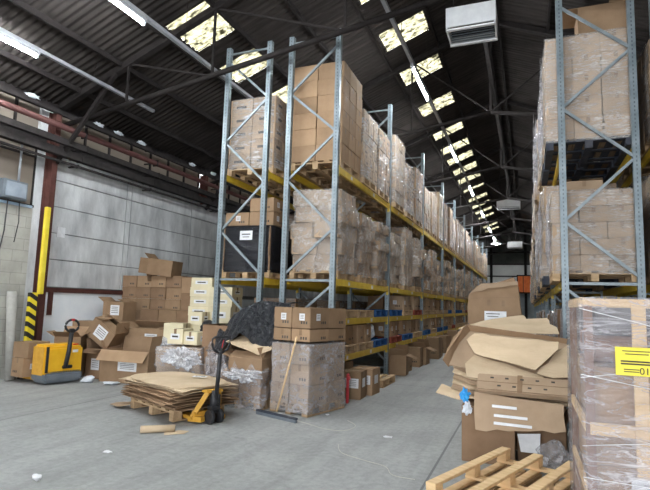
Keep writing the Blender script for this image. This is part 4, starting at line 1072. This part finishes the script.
o = MB().tube(smooth([(-2.05, 5.75, .006), (-1.9, 5.45, .006), (-1.6, 5.3, .006), (-1.35, 5.2, .006), (-1.22, 4.98, .006), (-1.0, 4.95, .006)]), .0028, 6).build('string', twine); tag(o, 'pale string trailing across the aisle floor to the slab joint', 'string')

# ------------------------------------------------------------------ right pile of cardboard
carton(-.42, 6.10, .001, .53, .62, .575, 'brown carton at the near left foot of the cardboard heap', R(2), brown, 'plain')
open_carton(.12, 6.20, .001, .46, .62, .44, 'open carton of rubbish at the near right foot of the heap', R(-2), (130, None, 150, 120), brown, lab_face=None, fl_=.14)
poly_sheet('paper_sheet', 'white printed papers stuffed against the rubbish carton under the heap', 'paper', [(-.12, 5.82, .33), (.10, 5.80, .36), (.09, 5.78, .17), (-.09, 5.80, .16)], paper, .003, .02, 5, 3)
tag(crumple(.15, .12, .15, 12, .5).build('plastic_bag', bagm, None, (.22, 5.70, .16)), 'clear crumpled plastic bag below the heap beside the white papers', 'bag')
tag(crumple(.045, .04, .06, 14, .9).build('blue_wrapper', bluem, None, (-.645, 5.83, .665)), 'crumpled bright blue wrapper poking out on left of the heap', 'wrapper')
tag(crumple(.04, .035, .06, 16, .9).build('white_wrapper', whiteb, None, (-.61, 5.745, .55)), 'small white wrapper below the bright blue one on the heap', 'wrapper')
carton(-.38, 6.86, .001, .62, .68, .90, 'big brown carton inside the cardboard heap on its left', 0, brown, 'plain')
carton(.17, 6.90, .001, .44, .66, 1.05, 'big brown carton inside the cardboard heap on its right', 0, brown, 'plain')
SH = [
 ('broad pale sheet lying flat over the top back of the heap', [(-0.824, 6.745, 1.339), (-0.548, 7.152, 1.446), (-0.058, 7.546, 1.529), (-0.025, 7.316, 1.48), (0.237, 7.467, 1.512), (0.254, 7.075, 1.429), (0.323, 6.952, 1.403), (0.335, 6.6, 1.33), (-0.23, 6.631, 1.334), (-0.667, 6.639, 1.336)], sheetm, .02),
 ('pale sheet bent down over the upper left side of the heap', [(-0.78, 6.80, 1.34), (-0.90, 6.90, 1.06), (-0.88, 6.86, 0.91), (-0.72, 6.72, 0.90), (-0.70, 6.70, 1.34)], sheetm, .02),
 ('torn pale sheet in the middle of the heap, its lower edge curled', [(-0.679, 6.303, 1.233), (-0.595, 6.378, 1.308), (-0.311, 6.357, 1.287), (0.31, 6.325, 1.255), (0.299, 6.249, 1.179), (0.16, 6.123, 1.053), (0.064, 6.027, 0.957), (-0.245, 6.097, 1.027), (-0.577, 6.172, 1.102)], sheetm, .025),
 ('ragged pale sheet just above the long folded carton', [(-0.676, 6.133, 0.975), (-0.584, 6.247, 1.070), (-0.304, 6.19, 1.005), (-0.042, 6.11, 0.94), (0.15, 6.05, .90), (0.10, 5.99, 0.85), (-0.488, 5.963, 0.832), (-0.645, 5.98, 0.847)], sheetm, .02),
 ('pale sheet slipping down the right side of the heap', [(0.302, 6.317, 1.154), (0.418, 6.421, 1.242), (0.396, 6.23, 1.081), (0.377, 6.034, 0.917), (0.231, 6.011, 0.897), (0.077, 6.042, 0.923)], sheetm, .02),
 ('printed sheet with white strips hanging down the front of the heap', [(-0.544, 5.80, 0.720), (-0.134, 5.78, 0.69), (0.317, 5.77, 0.67), (0.327, 5.66, 0.436), (-0.101, 5.64, 0.398), (-0.518, 5.62, 0.37)], kraft_far, .012),
 ('loose flap of board jutting out left of the heap', [(-0.99, 6.051, 0.639), (-0.951, 6.233, 0.705), (-0.662, 6.11, 0.66), (-0.704, 5.90, 0.60)], sheetm, .015),
]
sheets = []
for i, (lab, pts, m_, am) in enumerate(SH): sheets.append(poly_sheet('cardboard_sheet', lab, 'cardboard', pts, m_, .009, am, i * 3.1))
# white tape strips on the hanging sheet
fr = sheets[5]; c = fr.location
nrm = Vector((0, -.9, .42)).normalized()
for z_, a_, b_ in ((.615, -.36, -.12), (.53, -.34, -.02), (.46, -.34, 0.02)):
    y_ = 5.62 + (z_ - .37) * .44
    pts = [Vector((a_, y_ - .012, z_)), Vector((b_, y_ - .012, z_ - .004)), Vector((b_, y_ - .022, z_ - .03)), Vector((a_, y_ - .022, z_ - .026))]
    MB().prism([p - c + nrm * .012 for p in pts], nrm * .002).build('tape_strip', paper, fr)
# opened tray carton lying tilted in the heap
t = thing('flattened_carton', 'half flattened open carton with raised rims lying tilted in the heap', 'box', (-.2, 6.42, 1.07), 0)
base = [(-0.86, 6.165, 0.939), (-0.79, 6.437, 1.18), (-0.664, 6.604, 1.33), (-0.112, 6.554, 1.288), (0.401, 6.492, 1.233), (0.414, 6.395, 1.146), (0.391, 6.15, 0.925), (0.051, 6.123, 0.885), (-0.301, 6.124, 0.886), (-0.644, 6.151, 0.909)]
L0 = Vector((-.2, 6.42, 1.07))
o = poly_sheet('panel', None, None, [Vector(p) - L0 for p in base], kraft_far, .01, .02, 9, parent=t)
up_ = Vector((0, -.55, .83))
MB().prism([Vector((-0.87, 6.165, 0.92)) - L0, Vector((-0.79, 6.44, 1.18)) - L0, Vector((-0.67, 6.61, 1.33)) - L0, Vector((-0.71, 6.55, 1.40)) - L0, Vector((-0.84, 6.38, 1.25)) - L0, Vector((-0.93, 6.13, 1.0)) - L0], (.01, 0, .0)).build('rim', kraft, t)
MB().prism([Vector((-0.67, 6.61, 1.32)) - L0, Vector((0.40, 6.50, 1.225)) - L0, Vector((0.41, 6.46, 1.29)) - L0, Vector((-0.70, 6.56, 1.40)) - L0], (0, .01, 0)).build('rim', kraft, t)
for k in range(6):
    dz = .022 * k + rnd.uniform(-.004, .004)
    pts = [(-0.84 + .03 * rnd.random(), 6.05 + .05 * k + .04 * rnd.random(), .64 + dz + .03 * k), (-0.80, 6.5, .80 + dz + .03 * k), (.33, 6.52, .82 + dz + .02 * k), (.40 + .03 * rnd.random(), 6.0 + .04 * k, .62 + dz + .02 * k), (-.2, 5.96 + .04 * k, .60 + dz + .025 * k), (-.6, 5.97 + .04 * k, .61 + dz + .025 * k)]
    poly_sheet('cardboard_sheet', 'flattened cardboard buried in the middle of the right heap', 'cardboard', pts, kraft_far if k % 2 else sheetm, .008, .018, k * 7.3 + 2, group='buried sheets of the right heap')
# long folded carton slab across the front
t = thing('folded_carton', 'long flat folded carton with printed marks lying across the heap front', 'box', (-.07, 5.88, .80), 0, rot=(R(38), 0, R(-1)))
MB().box((0, 0, 0), (.90, .24, .075), bevel=.012).build('body', kraft_far, t)
MB().box((0, 0, .039), (.9, .006, .002)).box((-.02, 0, .0385), (.05, .242, .002)).build('seam', tape, t)
mb = MB()
for k in range(9): mb.box((-.30 + .075 * k, .06 - .11 * (k % 2), .039), (.035, .02, .002))
mb.build('printed_mark', ink, t)
# tall carton behind the heap
carton(-.47, 8.72, .001, .80, .78, 1.36, 'tall brown carton standing behind the heap under the bulging one', 0, kraft, 'plain')
t = thing('large_carton', 'large bulging carton with white label behind the cardboard heap', 'box', (-.47, 8.7, 1.366), 0)
fp = [(-0.40, 0.0), (-0.405, .22), (-.39, .44), (-0.263, .585), (-.10, .61), (0.071, 0.65), (0.27, 0.72), (0.335, 0.60), (.36, .3), (0.405, 0.0)]
def bul(u, v):
    k = u * (len(fp) - 1); i = min(int(k), len(fp) - 2); f = k - i
    x = fp[i][0] * (1 - f) + fp[i + 1][0] * f; z = fp[i][1] * (1 - f) + fp[i + 1][1] * f
    y = -.4 + .8 * v + .04 * math.sin(u * 3.1) * (1 if v > .5 else -1) * (1 - abs(2 * v - 1)) * 0
    return Vector((x, y, z + .015 * noise.noise(Vector((x * 4, y * 4, 0)))))
mb = MB().grid(bul, 27, 6, smooth=False)
for yy in (-.4, .4):
    pass
mb.prism([(x, -.4, z) for x, z in fp], (0, .012, 0)); mb.prism([(x, .388, z) for x, z in fp], (0, .012, 0)); mb.box((0, 0, .006), (.78, .78, .012))
mb.build('body', kraft, t)
MB().box((0, -.402, .405), (.72, .003, .006), Matrix.Rotation(R(-3), 3, 'Y')).box((-.09, -.402, .33), (.045, .003, .09)).box((.12, -.402, .32), (.045, .003, .09)).build('packing_tape', tape, t)
MB().box((.005, -.403, .125), (.32, .004, .15)).box((-.03, -.406, .16), (.2, .002, .012), mat=1).box((-.03, -.406, .12), (.16, .002, .01), mat=1).build('shipping_label', [paper, ink], t)
# loose board flaps over the top of the bulging carton
poly_sheet('lid_flap', None, None, [(-.38, -.41, .46), (-.2, -.43, .62), (.05, -.43, .64), (.33, -.43, .66), (.34, -.42, .60), (.0, -.425, .56)], kraft_far, .006, .015, 3, 3, parent=t)

# ------------------------------------------------------------------ wooden pallet in the foreground, upside down
pr = R(-20)
def open_pallet(x, y, z, rz, label, m, flip=True, L=1.42, W=.70):
    t = thing('wooden_pallet', label, 'pallet', (x, y, z), rz)
    zt = .132; n3 = (-1, 0, 1)
    for i in n3: MB().box((i * (W / 2 - .05), 0, zt), (.085, L, .024), bevel=.003).build('skid_board', m, t)
    for i in n3:
        for j in n3: MB().box((i * (W / 2 - .05), j * (L / 2 - .06), .082), (.085, .11, .076), bevel=.003).build('block', m, t)
    for j in n3: MB().box((0, j * (L / 2 - .06), .033), (W, .10, .021), bevel=.003).build('cross_board', m, t)
    for k in range(5): MB().box((-W / 2 + .045 + (W - .09) * k / 4, 0, .011), (.08, L, .021), bevel=.003).build('deck_board', m, t)
    return t
ux, uy = math.sin(R(20)), math.cos(R(20))
ex_, ey_ = .07, 5.27    # middle of the far edge
open_pallet(ex_ - ux * .71, ey_ - uy * .71, .149, pr, 'fresh pine pallet lying upside down in the foreground beside the crate', woodnew)
tag(link('wooden_pallet', pallet_mesh(.68, 1.3, wood), None, (ex_ - ux * .72, ey_ - uy * .72, .001), pr), 'worn pallet underneath the upturned fresh pine one in the foreground', 'pallet')

# ------------------------------------------------------------------ wrapped crate at the right edge
CX0, CY, CW, CD, CH = .318, 3.6, 1.15, 1.2, 1.68
t = thing('wrapped_crate', 'tall film wrapped timber framed crate with yellow label at right edge', 'crate', (CX0 + CW / 2, CY + CD / 2, .001))
link('pallet', pallet_mesh(CW, CD, wood), t)
hw, hd = CW / 2, CD / 2
for sx in (-1, 1):
    for sy in (-1, 1): MB().box((sx * (hw - .03), sy * (hd - .03), .146 + (CH - .146) / 2), (.05, .05, CH - .15), bevel=.003).build('corner_post', redcol if False else surf_corner, t)
for sy in (-1, 1):
    MB().box((0, sy * (hd - .012), CH - .02), (CW, .022, .045)).build('rail', woodnew, t)
    MB().box((0, sy * (hd - .012), .895), (CW - .05, .018, .075)).build('rail', woodnew, t)
    MB().box((0, sy * (hd - .012), .50), (CW - .05, .018, .075)).build('rail', woodnew, t)
    MB().box((-hw + .300, sy * (hd + .010), .146 + (CH - .17) / 2), (.075, .02, CH - .17)).build('upright_board', woodnew, t)
for sx in (-1, 1):
    for z_ in (CH - .02, .895, .5): MB().box((sx * (hw - .012), 0, z_), (.022, CD - .12, .06)).build('rail', woodnew, t)
for lz, lh_ in ((.15, .36), (.52, .36), (.90, .36)):
    for i in (-1, 1):
        for j in (-1, 1): link('carton', carton_mesh(.52, .54, lh_, kraft, 'plain'), t, (i * .265, j * .275, lz))
# darker rolled goods in the top of the crate
for k in range(5):
    MB().cyl((-hw + .07, -hd + .12 + .22 * k, 1.37), (hw - .07, -hd + .12 + .22 * k, 1.37), .085, 16).build('roll', gmach if k % 2 else surf_corner, t)
for k in range(5):
    MB().cyl((-hw + .07, -hd + .12 + .22 * k, 1.545), (hw - .07, -hd + .12 + .22 * k, 1.545), .085, 16).build('roll', dull, t)
lb = MB().box((-hw + .275, -hd - .064, 1.315), (.225, .003, .165)).build('yellow_label', labely, t)
mb = MB()
for k, (w_, z_) in enumerate(((.15, 1.375), (.12, 1.358), (.17, 1.315), (.17, 1.300), (.08, 1.268), (.08, 1.255))):
    mb.box((-hw + .275 + (-.03 if k > 3 else 0), -hd - .0665, z_), (w_, .001, .005 if k not in (2, 3) else .009))
mb.build('printed_line', ink, lb)
cu = bpy.data.curves.new('lettering', 'FONT'); cu.body = '01'; cu.size = .055; cu.extrude = .0006
tmp = bpy.data.objects.new('tmp', cu); COL.objects.link(tmp); bpy.context.view_layer.update()
me = bpy.data.meshes.new_from_object(tmp.evaluated_get(bpy.context.evaluated_depsgraph_get())); COL.objects.unlink(tmp); bpy.data.objects.remove(tmp)
me.materials.clear(); me.materials.append(ink)
link('lettering', me, lb, (-hw + .285, -hd - .0668, 1.243), 0, (R(90), 0, 0))
MB().box((-hw + .33, -hd - .022, .56), (.2, .003, .16)).build('white_label', paper, t)
wrap([(.12, CH, [(-hw - .01, -hd - .03), (hw + .01, -hd - .03), (hw + .01, hd + .03), (-hw - .01, hd + .03)])], .04, t, film_crate, amp=.012, seed=8, na=96, fine=.04)
mb = MB()
for za, zm, zb2 in ((1.20, 1.32, 1.50), (1.22, 1.12, .98), (.80, .90, 1.05), (.62, .60, .52), (1.62, 1.46, 1.34)):
    mb.tube([(-hw - .025, -hd - .056, za), (-hw + .3, -hd - .06, (za + zm) / 2), (0, -hd - .058, zm), (hw + .02, -hd - .056, zb2)], .0028, 5)
mb.build('film_rope', film_rope, t)
#@@END@@
# ------------------------------------------------------------------ camera and light
def setup_camera():
    yaw, pitch, roll = R(21.6775), R(6.5604), .03
    fwd = Vector((-math.sin(yaw) * math.cos(pitch), math.cos(yaw) * math.cos(pitch), math.sin(pitch)))
    right = Vector((math.cos(yaw), math.sin(yaw), 0)); up = right.cross(fwd)
    r = right * math.cos(roll) + up * math.sin(roll); u = up * math.cos(roll) - right * math.sin(roll)
    cam = bpy.data.cameras.new('camera'); cam.sensor_width = 36; cam.lens = 512 / 650 * 36; cam.clip_start = .05; cam.clip_end = 300
    o = bpy.data.objects.new('camera', cam); COL.objects.link(o)
    m = Matrix((r, u, -fwd)).transposed().to_4x4(); m.translation = Vector((0, 0, 1.6)); o.matrix_world = m
    SC.camera = o
setup_camera()
w = bpy.data.worlds.new('World'); SC.world = w; w.use_nodes = True
bg = w.node_tree.nodes['Background']; bg.inputs[0].default_value = (.93, .96, 1.0, 1); bg.inputs[1].default_value = 4.6
sun = bpy.data.lights.new('sun', 'SUN'); sun.energy = 14; sun.angle = R(50); sun.color = (1, .97, .9)
so = bpy.data.objects.new('sun', sun); COL.objects.link(so); so.rotation_euler = (R(14), R(-18), 0)
# the sky seen through the open loading door: portal only guides the daylight
pl = bpy.data.lights.new('door_portal', 'AREA'); pl.shape = 'RECTANGLE'; pl.size = DX1 - DX0; pl.size_y = DZ
pl.cycles.is_portal = True
po = bpy.data.objects.new('door_portal', pl); COL.objects.link(po); po.location = ((DX0 + DX1) / 2, Y0 - .02, DZ / 2); po.rotation_euler = (R(90), 0, 0)
SC.view_settings.view_transform = 'Standard'; SC.view_settings.look = 'None'; SC.view_settings.gamma = 1; SC.view_settings.exposure = .9
SC.cycles.transparent_max_bounces = 24; SC.cycles.max_bounces = 8; SC.cycles.diffuse_bounces = 5; SC.cycles.sample_clamp_indirect = 6
SC.cycles.use_denoising = True
